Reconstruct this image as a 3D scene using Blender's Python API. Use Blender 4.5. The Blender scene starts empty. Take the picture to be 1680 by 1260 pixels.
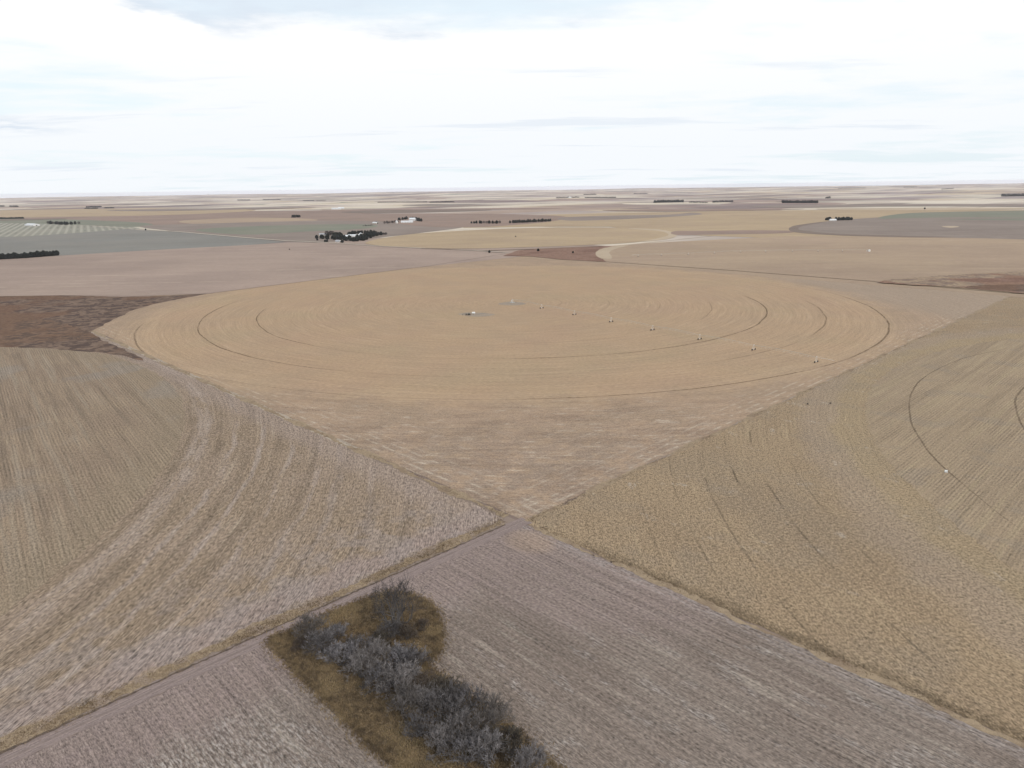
import bpy, math, random
import numpy as np
from mathutils import Matrix, Vector
random.seed(7); RNG = np.random.default_rng(7)
sc = bpy.context.scene
COL = sc.collection
PI = math.pi

# ------------------------------------------------------------------ camera
CX, CY, CH = 184.77, -184.39, 130.5
PITCH, ROLL, YAW = 0.27031, -0.014288, -0.80015
FPX = 1166.0
def axes():
    p, r, y = PITCH, ROLL, YAW
    f = np.array([math.cos(p)*math.sin(y), math.cos(p)*math.cos(y), -math.sin(p)])
    rt = np.array([math.cos(y), -math.sin(y), 0.0]); up = np.cross(rt, f)
    return rt*math.cos(r)+up*math.sin(r), -rt*math.sin(r)+up*math.cos(r), f
RT, UP, FW = axes()
cam_d = bpy.data.cameras.new('camera'); cam = bpy.data.objects.new('camera', cam_d); COL.objects.link(cam)
cam_d.sensor_width = 36.0; cam_d.lens = FPX/1680*36.0
cam_d.clip_start = 1.0; cam_d.clip_end = 120000
M = Matrix.Identity(4)
for i in range(3):
    M[i][0] = RT[i]; M[i][1] = UP[i]; M[i][2] = -FW[i]
M[0][3], M[1][3], M[2][3] = CX, CY, CH
cam.matrix_world = M
sc.camera = cam

# ------------------------------------------------------------------ terrain
def terr(x, y):
    """gentle swells that begin some kilometres from the farm"""
    x = np.asarray(x, float); y = np.asarray(y, float)
    d = np.hypot(x-CX, y-CY)
    a = np.clip((d-4300)/7000, 0, 1); a = a*a*(3-2*a)
    h = (9*np.sin(x/2300+1.1)*np.cos(y/1900+0.4) + 7*np.sin((x+y)/1250+2.0) + 5*np.sin((x-1.6*y)/760+0.5)
         + 5*np.sin((x*0.8+y*1.3)/2900) + 9*np.sin((x-y)/5200+.6))
    return a*h
def G(u, v):
    """ground point seen at photo position (u, v), on the flat land"""
    D = FW + (u-840)/FPX*RT - (v-630)/FPX*UP
    t = -CH/D[2]
    return np.array([CX+D[0]*t, CY+D[1]*t])
def GT(u, v):
    """the same, on the swelling land far off"""
    D = FW + (u-840)/FPX*RT - (v-630)/FPX*UP
    t = 300.0
    while t < 34000:
        x, y, z = CX+D[0]*t, CY+D[1]*t, CH+D[2]*t
        if z <= float(terr(x, y)): return np.array([x, y, z])
        t *= 1.004
    x, y = CX+D[0]*30000, CY+D[1]*30000
    return np.array([x, y, float(terr(x, y))])

# ------------------------------------------------------------------ object helpers
def tag(o, label=None, cat=None, group=None, kind=None):
    if label: o['label'] = label
    if cat: o['category'] = cat
    if group: o['group'] = group
    if kind: o['kind'] = kind
    return o
def empty(name, loc, rz=0.0):
    o = bpy.data.objects.new(name, None); COL.objects.link(o)
    o.empty_display_size = 0.5
    o.location = loc; o.rotation_euler = (0, 0, rz); return o
def link(name, me, parent=None, loc=(0, 0, 0)):
    o = bpy.data.objects.new(name, me); COL.objects.link(o)
    o.location = loc
    if parent: o.parent = parent
    return o
def np_mesh(name, v, f, mat, smooth=False, attr=None):
    """v (n,3); f (m,k) uniform polygons or a list of arrays"""
    me = bpy.data.meshes.new(name)
    fs = f if isinstance(f, list) else [f]
    v = np.asarray(v, np.float32)
    me.vertices.add(len(v)); me.vertices.foreach_set('co', v.ravel())
    nl = sum(a.size for a in fs); nf = sum(len(a) for a in fs)
    me.loops.add(nl); me.polygons.add(nf)
    me.loops.foreach_set('vertex_index', np.concatenate([a.ravel() for a in fs]).astype(np.int32))
    st = []; c = 0
    for a in fs:
        k = a.shape[1]; st.append(c+np.arange(len(a))*k); c += a.size
    me.polygons.foreach_set('loop_start', np.concatenate(st).astype(np.int32))
    me.update(calc_edges=True); me.validate()
    if smooth: me.polygons.foreach_set('use_smooth', np.ones(nf, bool))
    me.materials.append(mat)
    return me
class MB:
    """collects boxes, bars, lathes into one mesh"""
    def __init__(s): s.v = []; s.f = []
    def add(s, vs, fs):
        b = len(s.v); s.v += [tuple(map(float, p)) for p in vs]; s.f += [tuple(b+i for i in q) for q in fs]
    def box(s, x0, x1, y0, y1, z0, z1):
        s.add([(x0,y0,z0),(x1,y0,z0),(x1,y1,z0),(x0,y1,z0),(x0,y0,z1),(x1,y0,z1),(x1,y1,z1),(x0,y1,z1)],
              [(3,2,1,0),(4,5,6,7),(0,1,5,4),(1,2,6,5),(2,3,7,6),(3,0,4,7)])
    def bar(s, a, b, r0, r1=None, n=6, cap=True):
        a = Vector(a); b = Vector(b); r1 = r0 if r1 is None else r1
        d = (b-a).normalized(); t = d.orthogonal().normalized(); w = d.cross(t)
        vs = []
        for p, r in ((a, r0), (b, r1)):
            for i in range(n):
                q = 2*PI*i/n; vs.append(p+(t*math.cos(q)+w*math.sin(q))*r)
        fs = [(i, (i+1) % n, n+(i+1) % n, n+i) for i in range(n)]
        if cap: fs += [tuple(range(n-1, -1, -1)), tuple(range(n, 2*n))]
        s.add(vs, fs)
    def lathe(s, prof, n=20, axis='z', at=(0, 0, 0)):
        vs = []
        for r, h in prof:
            for i in range(n):
                q = 2*PI*i/n; c, k = r*math.cos(q), r*math.sin(q)
                p = (c, k, h) if axis == 'z' else ((c, h, k) if axis == 'y' else (h, c, k))
                vs.append((p[0]+at[0], p[1]+at[1], p[2]+at[2]))
        fs = []
        for j in range(len(prof)-1):
            for i in range(n):
                fs.append((j*n+i, j*n+(i+1) % n, (j+1)*n+(i+1) % n, (j+1)*n+i))
        fs += [tuple(range(n-1, -1, -1)), tuple(range((len(prof)-1)*n, len(prof)*n))]
        s.add(vs, fs)
    def mesh(s, name, mat, bevel=0):
        me = bpy.data.meshes.new(name); me.from_pydata(s.v, [], s.f); me.validate(); me.update()
        me.materials.append(mat); return me
    def build(s, name, mat, parent=None, loc=(0, 0, 0)):
        return link(name, s.mesh(name, mat), parent, loc)

# ------------------------------------------------------------------ node helpers
ALB = 0.80        # photo brightness -> surface albedo
def lin(c):
    c /= 255.0
    return c/12.92 if c <= .04045 else ((c+.055)/1.055)**2.4
def C(r, g, b, k=None):
    k = ALB if k is None else k
    return (lin(r)*k, lin(g)*k, lin(b)*k)
class N:
    """a value in a node tree, with operators"""
    def __init__(s, t, sock): s.t = t; s.k = sock
    def _m(s, op, *a, clamp=False):
        n = s.t.nodes.new('ShaderNodeMath'); n.operation = op; n.use_clamp = clamp
        for i, x in enumerate((s,)+a):
            if isinstance(x, N): s.t.links.new(x.k, n.inputs[i])
            else: n.inputs[i].default_value = x
        return N(s.t, n.outputs[0])
    def __add__(s, o): return s._m('ADD', o)
    __radd__ = __add__
    def __sub__(s, o): return s._m('SUBTRACT', o)
    def __rsub__(s, o): return (s*-1)+o
    def __mul__(s, o): return s._m('MULTIPLY', o)
    __rmul__ = __mul__
    def __truediv__(s, o): return s._m('DIVIDE', o)
    def __pow__(s, o): return s._m('POWER', o)
    def sin(s): return s._m('SINE')
    def abs(s): return s._m('ABSOLUTE')
    def sqrt(s): return s._m('SQRT')
    def atan2(s, o): return s._m('ARCTAN2', o)
    def min(s, o): return s._m('MINIMUM', o)
    def max(s, o): return s._m('MAXIMUM', o)
    def clamp(s): return s._m('ADD', 0.0, clamp=True)
    def sm(s, a, b):
        """smoothstep a..b (a may exceed b)"""
        n = s.t.nodes.new('ShaderNodeMapRange'); n.interpolation_type = 'SMOOTHSTEP'
        s.t.links.new(s.k, n.inputs[0])
        if a <= b: n.inputs[1].default_value, n.inputs[2].default_value, n.inputs[3].default_value, n.inputs[4].default_value = a, b, 0, 1
        else: n.inputs[1].default_value, n.inputs[2].default_value, n.inputs[3].default_value, n.inputs[4].default_value = b, a, 1, 0
        return N(s.t, n.outputs[0])
def vec(t, x, y, z=0.0):
    n = t.nodes.new('ShaderNodeCombineXYZ')
    for i, a in enumerate((x, y, z)):
        if isinstance(a, N): t.links.new(a.k, n.inputs[i])
        else: n.inputs[i].default_value = a
    return N(t, n.outputs[0])
def noise(t, v, scale=1.0, detail=2.0, rough=.5, dist=0.0, color=False, dims='2D'):
    n = t.nodes.new('ShaderNodeTexNoise'); n.noise_dimensions = dims
    t.links.new(v.k, n.inputs['Vector'])
    n.inputs['Scale'].default_value = scale; n.inputs['Detail'].default_value = detail
    n.inputs['Roughness'].default_value = rough; n.inputs['Distortion'].default_value = dist
    return N(t, n.outputs['Color' if color else 'Fac'])
def col(t, c):
    n = t.nodes.new('ShaderNodeRGB'); n.outputs[0].default_value = (*c, 1); return N(t, n.outputs[0])
def mix(t, a, b, f):
    n = t.nodes.new('ShaderNodeMix'); n.data_type = 'RGBA'; n.clamp_factor = True
    for x, i in ((f, 0), (a, 6), (b, 7)):
        if isinstance(x, N): t.links.new(x.k, n.inputs[i])
        elif i == 0: n.inputs[0].default_value = x
        else: n.inputs[i].default_value = (*x, 1)
    return N(t, n.outputs[2])
def scale_col(t, c, f):
    n = t.nodes.new('ShaderNodeVectorMath'); n.operation = 'SCALE'
    t.links.new(c.k, n.inputs[0]); t.links.new(f.k, n.inputs['Scale']); return N(t, n.outputs[0])
def new_mat(name, rough=.9, spec=.15):
    m = bpy.data.materials.new(name); m.use_nodes = True; t = m.node_tree
    b = t.nodes['Principled BSDF']; b.inputs['Roughness'].default_value = rough
    b.inputs['Specular IOR Level'].default_value = spec
    return m, t, b
def pos(t):
    g = t.nodes.new('ShaderNodeNewGeometry'); s = t.nodes.new('ShaderNodeSeparateXYZ')
    t.links.new(g.outputs['Position'], s.inputs[0]); return N(t, s.outputs[0]), N(t, s.outputs[1]), N(t, s.outputs[2])
def bump(t, b, h, dist):
    n = t.nodes.new('ShaderNodeBump'); n.inputs['Distance'].default_value = dist; n.inputs['Strength'].default_value = 1.0
    t.links.new(h.k, n.inputs['Height']); t.links.new(n.outputs[0], b.inputs['Normal'])
def simple_mat(name, c, rough=.7, metal=0.0, var=.15, sc_=3.0, spec=.3):
    m, t, b = new_mat(name, rough, spec)
    tc = t.nodes.new('ShaderNodeTexCoord')
    n = noise(t, N(t, tc.outputs['Object']), sc_, 3, dims='3D')
    k = col(t, c); t.links.new(scale_col(t, k, n*(2*var)+(1-var)).k, b.inputs['Base Color'])
    b.inputs['Metallic'].default_value = metal
    return m

def field_mat(name, base, alt, pale, dark, rows='linear', ang=0.0, center=(0, 0), row=1.5, rowamp=.10, streak=.35, streak_w=3.0,
              streak_l=60.0, grain=.35, gscale=.8, blotch=90.0, hook=None, bscale=.5, warp=3.0, el=2.6, fineline=.0):
    """ploughed or stubble land: blotches, windrow streaks, crop rows and straw litter, all in metres on the ground"""
    m, t, b = new_mat(name, .95, .08)
    x, y, z = pos(t)
    w = noise(t, vec(t, x/45.0, y/45.0), 1, 2)-.5
    if rows == 'linear':
        ca, sa = math.cos(ang), math.sin(ang)
        along = x*ca+y*sa; across = y*ca-x*sa+w*warp
    else:
        dx = x-center[0]; dy = y-center[1]
        r = (dx*dx+dy*dy).sqrt(); across = r+w*warp; along = dy.atan2(dx)*300.0
    c = mix(t, base, alt, noise(t, vec(t, x/blotch, y/blotch, 0), 1, 4, .6).sm(.38, .66))
    # broad windrow streaks laid along the rows
    s1 = noise(t, vec(t, along/streak_l, across/streak_w), 1, 3, .6)
    s2 = noise(t, vec(t, along/(streak_l*.22)+31.0, across/(streak_w*.28)), 1, 2, .6)
    brk = noise(t, vec(t, x/38.0+9, y/38.0), 1, 2).sm(.35, .62)
    c = mix(t, c, pale, s1.sm(.52, .74)*brk*streak)
    c = mix(t, c, dark, s2.sm(.55, .8)*streak*.55)
    # crop rows
    rw = (across*(2*PI/row)).sin()
    ra = noise(t, vec(t, x/25.0, y/25.0, 3), 1, 2).sm(.3, .7)
    # litter of straw and clods
    f1 = noise(t, vec(t, along/(gscale*el), across/gscale), 1, 2, .75)-.5
    f2 = noise(t, vec(t, x/(gscale*3.1), y/(gscale*3.1)), 1, 2, .6)-.5
    k = f1*(grain*3.2)+f2*(grain*1.5)+rw*ra*rowamp+1.0
    if fineline:
        f3 = noise(t, vec(t, along/38.0, across/.75), 1, 2, .6)-.5; f4 = noise(t, vec(t, along/90.0+5, across/2.6), 1, 2, .6)-.5
        k = k+f3*fineline+f4*(fineline*.8)
    if hook:
        c = hook(t, x, y, c, along, across, f1, f2)
    c = scale_col(t, c, k.max(.25))
    lit = f1.sm(.13, .26)
    c = mix(t, c, pale, lit*min(.55, grain*1.5))
    t.links.new(c.k, b.inputs['Base Color'])
    bump(t, b, (f1+f2*.6+rw*.08)*bscale, 1.0)
    return m

# ------------------------------------------------------------------ sheets of land
def smooth_poly(P, n=8, closed=True):
    P = [np.asarray(p, float) for p in P]; out = []
    L = len(P)
    for i in range(L):
        p0, p1, p2, p3 = P[(i-1) % L], P[i], P[(i+1) % L], P[(i+2) % L]
        for j in range(n):
            u = j/n
            out.append(.5*((2*p1)+(-p0+p2)*u+(2*p0-5*p1+4*p2-p3)*u*u+(-p0+3*p1-3*p2+p3)*u**3))
    return out
def densify(P, step, jit):
    out = []
    L = len(P)
    for i in range(L):
        a, b = np.asarray(P[i], float), np.asarray(P[(i+1) % L], float)
        d = np.linalg.norm(b-a)
        k = max(1, min(400, int(d/step)))
        nrm = np.array([-(b-a)[1], (b-a)[0]])/max(d, 1e-6)
        for j in range(k):
            o = nrm*random.uniform(-jit, jit)
            out.append(a+(b-a)*j/k+o)
    return out
LAYER = [0]
def sheet(name, pts, mat, z, label=None, cat=None, kind='structure', step=4.0, jit=.5):
    P = densify(pts, step, jit)
    from mathutils.geometry import tessellate_polygon
    V = [Vector((p[0], p[1], 0)) for p in P]
    tr = tessellate_polygon([V])
    # wind every triangle upward
    F = []
    for a, b, c in tr:
        if (V[b]-V[a]).cross(V[c]-V[a]).z < 0: a, b, c = c, b, a
        F.append((a, b, c))
    me = np_mesh(name, np.array([(p[0], p[1], z) for p in P]), np.array(F), mat)
    o = link(name, me); tag(o, label, cat, kind=kind); return o
def strip(name, path, w, mat, z, jit=.2, step=3.0, label=None, cat=None, wob=0.0, wvar=0.0):
    """a road or track along a path, as a ribbon of quads"""
    path = [np.asarray(p, float) for p in path]; pts = []
    for a, b in zip(path[:-1], path[1:]):
        k = max(1, int(np.linalg.norm(b-a)/step))
        for j in range(k): pts.append(a+(b-a)*j/k)
    pts.append(path[-1]); v = []; f = []
    for i, p in enumerate(pts):
        d = pts[min(i+1, len(pts)-1)]-pts[max(i-1, 0)]; d /= np.linalg.norm(d); n = np.array([-d[1], d[0]])
        for s in (1, -1):
            ph = i*step; o_ = wob*(math.sin(ph/11.0+w)+.6*math.sin(ph/4.7+2.0*w)); w_ = w*(1+wvar*math.sin(ph/7.3+3*w)*math.sin(ph/23.0))
            q = p+n*(s*(w_/2+random.uniform(-jit, jit))+o_); v.append((q[0], q[1], z))
        if i: f.append((2*i-2, 2*i-1, 2*i+1, 2*i))
    o = link(name, np_mesh(name, np.array(v), np.array(f)[:, ::1], mat)); tag(o, label, cat, kind='structure'); return o

# ground sheet, out to the horizon -------------------------------------------------
def ground():
    m, t, b = new_mat('ground_land', .95, .05)
    x, y, z = pos(t)
    n = t.nodes.new('ShaderNodeTexWhiteNoise'); n.noise_dimensions = '2D'
    # the survey grid: quarter sections, each with its own crop, irrigated circles inside some of them
    S = 804.7
    gx = (x/S)._m('FLOOR'); gy = (y/S)._m('FLOOR')
    t.links.new(vec(t, gx, gy).k, n.inputs['Vector'])
    r1 = N(t, n.outputs['Value'])
    n2 = t.nodes.new('ShaderNodeTexWhiteNoise'); n2.noise_dimensions = '2D'
    t.links.new(vec(t, gx+17.3, gy-5.1).k, n2.inputs['Vector']); r2 = N(t, n2.outputs['Value'])
    ramp = t.nodes.new('ShaderNodeValToRGB'); ramp.color_ramp.interpolation = 'CONSTANT'
    cols = [(0, C(172,150,138)), (.2, C(196,176,150)), (.34, C(150,132,124)), (.46, C(214,198,178)), (.6, C(178,156,140)), (.7, C(136,142,126)), (.76, C(206,186,160)), (.9, C(138,120,116))]
    e = ramp.color_ramp.elements
    e[0].position, e[0].color = 0, (*cols[0][1], 1); e[1].position, e[1].color = cols[1][0], (*cols[1][1], 1)
    for p, c in cols[2:]:
        q = e.new(p); q.color = (*c, 1)
    t.links.new(r1.k, ramp.inputs[0])
    ramp2 = t.nodes.new('ShaderNodeValToRGB'); ramp2.color_ramp.interpolation = 'CONSTANT'
    e = ramp2.color_ramp.elements; e[0].color = (*C(204,184,154), 1); e[1].position = .35; e[1].color = (*C(168,146,134), 1)
    for p, c in ((.6, C(222,208,186)), (.85, C(140,128,118))):
        q = e.new(p); q.color = (*c, 1)
    t.links.new(r2.k, ramp2.inputs[0])
    cx = x-(gx+.5)*S; cy = y-(gy+.5)*S
    circ = (cx*cx+cy*cy).sqrt().sm(392, 386)*r2.sm(.3, .31)
    c = mix(t, N(t, ramp.outputs[0]), N(t, ramp2.outputs[0]), circ)
    n3 = t.nodes.new('ShaderNodeTexWhiteNoise'); n3.noise_dimensions = '2D'
    t.links.new(vec(t, (x/402.0+9.3)._m('FLOOR'), (y/1609.0+2.2)._m('FLOOR')).k, n3.inputs['Vector']); r3 = N(t, n3.outputs['Value'])
    c = mix(t, c, C(224,212,192), r3.sm(.80, .81)*.75); c = mix(t, c, C(130,116,112), r3.sm(.16, .15)*.7)
    c = mix(t, c, C(176,162,158), r3.sm(.40, .41)*r3.sm(.5, .49)*.7)
    big = noise(t, vec(t, x/1500.0, y/1500.0), 1, 3)
    c = mix(t, c, C(232,218,200), big.sm(.48, .70)*.7)
    c = mix(t, c, C(142,126,124), big.sm(.46, .3)*.5)
    near = noise(t, vec(t, x/160.0, y/160.0), 1, 4, .6)-.5
    edge = (cx.abs().max(cy.abs())).sm(392, 399)
    c = mix(t, c, C(138,116,100), edge*.45)
    c = scale_col(t, c, near*.5+1.0)
    t.links.new(c.k, b.inputs['Base Color'])
    # polar sheet
    rad = [0, 120, 300, 600, 1200, 2400, 4000]+list(np.geomspace(4400, 33000, 150))
    A = 360; v = [(CX, CY, -.05)]; f3 = []; f4 = []
    for r in rad[1:]:
        for i in range(A):
            q = 2*PI*i/A; xx, yy = CX+r*math.cos(q), CY+r*math.sin(q)
            v.append((xx, yy, float(terr(xx, yy))-.05))
    for i in range(A): f3.append((0, 1+i, 1+(i+1) % A))
    for j in range(len(rad)-2):
        for i in range(A):
            a = 1+j*A+i; b2 = 1+j*A+(i+1) % A; f4.append((a, a+A, b2+A, b2))
    o = link('ground', np_mesh('ground', np.array(v), [np.array(f3), np.array(f4)], m, smooth=True)); tag(o, kind='structure')
ground()

S = 804.7
def rect(x0, x1, y0, y1): return [(x0, y0), (x1, y0), (x1, y1), (x0, y1)]
PC = (-409.0, 393.0)            # centre of the irrigated circle
# --- main field
def ring_tracks(rs, c0, col_):
    """wheel tracks: (radius, half width, strength, points the worn arc runs between or None for all round)"""
    def f(t, x, y, c):
        dx = x-c0[0]; dy = y-c0[1]
        r = (dx*dx+dy*dy).sqrt()
        wob = noise(t, vec(t, x/50.0, y/50.0), 1, 2)-.5
        rr = r+wob*3.0
        fine = noise(t, vec(t, x/2.6, y/2.6), 1, 2)
        brk = noise(t, vec(t, x/30.0+7, y/30.0), 1, 2).sm(.3, .5)
        for R, w, st, arc in rs:
            d = (rr-R).abs()
            k = d.sm(w, w*.3)*(fine*1.1+.45)*st*(brk*.5+.5)
            if arc:
                a0 = math.atan2(arc[0][1]-c0[1], arc[0][0]-c0[0]); a1 = math.atan2(arc[1][1]-c0[1], arc[1][0]-c0[0])
                dd = (a1-a0+PI) % (2*PI)-PI; am = a0+dd/2; hw = abs(dd)/2
                cs = (dx*math.cos(am)+dy*math.sin(am))/r.max(1.0)
                k = k*cs.sm(math.cos(min(PI, hw+.10)), math.cos(max(0, hw-.05)))
            c = mix(t, c, col_, k)
        return c
    return f
def hookA(t, x, y, c, al, ac, f1, f2):
    dx = x-PC[0]; dy = y-PC[1]; r = (dx*dx+dy*dy).sqrt()
    w = (noise(t, vec(t, x/26.0, y/26.0), 1, 4, .6)-.5)*60.0
    inside = (r+w).sm(424, 380)*.9
    # outside the sprinkler circle: greyer dry corners with chaff streaks
    s = noise(t, vec(t, x/22.0, y/2.4), 1, 3, .6); s2 = noise(t, vec(t, x/2.4, y/22.0), 1, 3, .6)
    cor = mix(t, C(170,147,124), C(177,152,128), noise(t, vec(t, x/35.0, y/35.0), 1, 3).sm(.4, .6))
    vl = (y*(2*PI/5.2)).sin().sm(.3, 1.0)*y.sm(34, 6)+(x*(2*PI/5.2)).sin().sm(.3, 1.0)*x.sm(-34, -6)*y.sm(6, 20)
    hn = noise(t, vec(t, x/9.0+3, y/9.0), 1, 3)
    cor = mix(t, cor, C(152,134,120), (x*-1+y).sm(260, 60)*hn.sm(.3, .6)*.6)
    cor = mix(t, cor, C(206,190,170), vl*hn.sm(.42, .6)*.55)
    right = (x*.7+y).sm(560, 640)                       # the corner by the far right
    cor = mix(t, cor, C(170,151,132), right*.8)
    near = y.sm(300, 130)*x.sm(-320, -200)
    brk2 = noise(t, vec(t, x/9.0, y/9.0), 1, 3).sm(.42, .62)
    band = noise(t, vec(t, (x+y)/26.0, (y-x)/4.0), 1, 3, .6)
    cor = mix(t, cor, C(204,187,168), band.sm(.54, .7)*.6*near*brk2)
    cor = mix(t, cor, C(192,174,156), s.sm(.56, .74)*.35*near*y.sm(120, 30))
    cor = mix(t, cor, C(146,124,106), near*noise(t, vec(t, (x+y)/60.0, (y-x)/16.0+3), 1, 4).sm(.5, .66)*.45)
    cor = mix(t, cor, C(196,178,158), s2.sm(.56, .76)*.4*near*x.sm(-120, -20))
    g0 = noise(t, vec(t, x/1.1, y/.8), 1, 2, .7)-.5
    cor = scale_col(t, cor, g0*near*1.1+1.0)
    rim = (r+w*.4).sm(372, 384)*(r+w*.4).sm(408, 396)
    inn = mix(t, c, C(194,168,138), rim*.3)
    pk = noise(t, vec(t, x/110.0+2, y/110.0), 1, 4, .6)
    inn = mix(t, inn, C(182,152,126), pk.sm(.5, .7)*.5)
    inn = mix(t, inn, C(180,158,127), pk.sm(.46, .3)*.45)
    c = mix(t, cor, inn, inside)
    return TR_A(t, x, y, c)
TC = C(116,96,74)
def rk(k): return 54.74*k*1.025+(2 if k < 7 else 1)
def AR(a, b): return (G(*a), G(*b))
TR_A = ring_tracks([
  (rk(7), 1.1, .75, AR((900,646), (1339,594))), (rk(7), 1.3, .85, AR((1360,590), (1400,492))), (rk(7), .9, .45, AR((1395,490), (1300,470))),
  (rk(7), 1.1, .7, AR((245,535), (270,592))), (rk(7), .8, .45, AR((280,600), (540,643))), (rk(7), .7, .3, AR((560,643), (900,646))),
  (rk(6), 1.1, .85, AR((395,497), (405,585))), (rk(6), 1.0, .6, AR((405,585), (520,605))), (rk(6), .8, .35, AR((520,605), (760,618))), (rk(6), 1.1, .7, AR((1335,498), (1330,547))), (rk(6), .9, .6, AR((1210,585), (1290,565))), (rk(6), .8, .3, AR((1050,605), (1200,588))),
  (rk(5), 1.0, .85, AR((443,510), (500,565))), (rk(5), .8, .4, AR((505,567), (850,592))), (rk(5), 1.1, .85, AR((860,590), (1150,556))), (rk(5), 1.2, .9, AR((1150,556), (1225,488))),
  (rk(4), .9, .45, AR((1150,520), (1165,498))), (rk(4), .7, .3, AR((700,560), (1000,550))), (rk(3), .8, .35, AR((1080,512), (1078,496))), (rk(3), .7, .25, AR((700,535), (980,535))),
  (rk(2), .7, .3, AR((990,508), (960,488))), (rk(1), .8, .35, AR((915,502), (905,490)))], PC, TC)
mA = field_mat('irrigated_stubble', C(186,158,128), C(181,155,127), C(202,175,146), C(162,137,111), 'polar', center=PC, row=6.0, rowamp=.02,
               streak=.5, streak_w=4.0, streak_l=90, grain=.20, gscale=.8, hook=hookA, bscale=.2, el=4, fineline=.36, blotch=60)
sheet('field', rect(-S, -.9, 1.6, S), mA, .03)
# --- lower left field: circle of stubble plus windrowed corner
BC, BR = (-388., -424.), 408.
def hookB(t, x, y, c, al, ac, f1, f2):
    dx = x-BC[0]; dy = y-BC[1]; r = (dx*dx+dy*dy).sqrt()
    w = (noise(t, vec(t, x/30.0, y/30.0), 1, 3)-.5)*7.0
    brk = noise(t, vec(t, al/26.0, r/7.0), 1, 4, .65)
    tuft = noise(t, vec(t, al/4.0, r/.9), 1, 3, .65)
    for R0, wd, st in ((419, 7.0, .5), (436.5, 2.2, .6), (451, 2.0, .72), (467, 1.9, .62), (482, 2.2, .5), (493, 3.5, .5), (510, 2.4, .4), (527, 3.0, .35)):
        d = (r+w-R0).abs()
        c = mix(t, c, C(176,160,150), d.sm(wd, wd*.3)*brk.sm(.34, .56)*st*.8)
        c = mix(t, c, C(204,190,174), d.sm(wd*.8, wd*.2)*brk.sm(.44, .6)*tuft.sm(.5, .64)*st*.6)
    dk = ((r+w-441)*(2*PI/16.5)).sin().sm(.2, 1.0)*brk.sm(.62, .42)
    c = mix(t, c, C(122,106,90), dk*.4)
    # turned strip along the track, pale and smooth, and along the top edge
    w2 = (noise(t, vec(t, x/16.0, y/16.0), 1, 3)-.5)*14.0
    head = (x+w2).sm(-27, -19)*(x+w2).sm(-9.5, -12)
    c = mix(t, c, C(163,145,136), head*.85)
    near = x.sm(-70, -30)*noise(t, vec(t, x/14.0+5, y/14.0), 1, 3).sm(.42, .6)
    c = mix(t, c, C(164,150,142), near*.5)
    head2 = (y+w2*.6).sm(-24, -10)
    return mix(t, c, C(168,150,138), head2*.55)
mB = field_mat('windrowed_stubble', C(158,138,117), C(164,144,125), C(197,180,158), C(104,90,74), 'polar', center=BC, row=2.6, rowamp=.06,
               streak=.35, streak_w=2.6, streak_l=40, grain=.60, gscale=.55, hook=hookB, blotch=40, el=3.2, fineline=.38)
sheet('field', rect(-S, -8.0, -S, -2.4), mB, .03)
def hookBi(t, x, y, c, al, ac, f1, f2):
    wide = noise(t, vec(t, al/190.0, ac/5.5), 1, 3)
    c = mix(t, c, C(168,153,134), wide.sm(.52, .7)*.55)
    c = mix(t, c, C(128,113,98), wide.sm(.46, .34)*.40)
    dx = x-BC[0]; dy = y-BC[1]; r = (dx*dx+dy*dy).sqrt()
    ring = ((r+(noise(t, vec(t, x/20.0, y/20.0), 1, 2)-.5)*8).sm(BR-34, BR-6))
    c = mix(t, c, C(158,140,118), ring*.75)
    grey = (noise(t, vec(t, x/60.0+4, y/60.0), 1, 2)).sm(.56, .7)
    return mix(t, c, C(156,146,136), grey*.45)
mBi = field_mat('circle_stubble', C(156,136,116), C(162,142,120), C(186,170,146), C(100,86,72), 'linear', ang=-.12, row=1.6, rowamp=.16,
                streak=.35, streak_w=3.2, streak_l=90, grain=.46, gscale=.55, hook=hookBi, blotch=45, el=3.0, fineline=.42, warp=1.6)
def disc(c0, r, x0, x1, y0, y1):
    return [(min(x1, max(x0, c0[0]+r*math.cos(a))), min(y1, max(y0, c0[1]+r*math.sin(a)))) for a in np.linspace(0, 2*PI, 240, endpoint=False)]
sheet('field', disc(BC, BR, -S+2, -8.2, -S+2, -5), mBi, .045, jit=.9, step=3)
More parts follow.
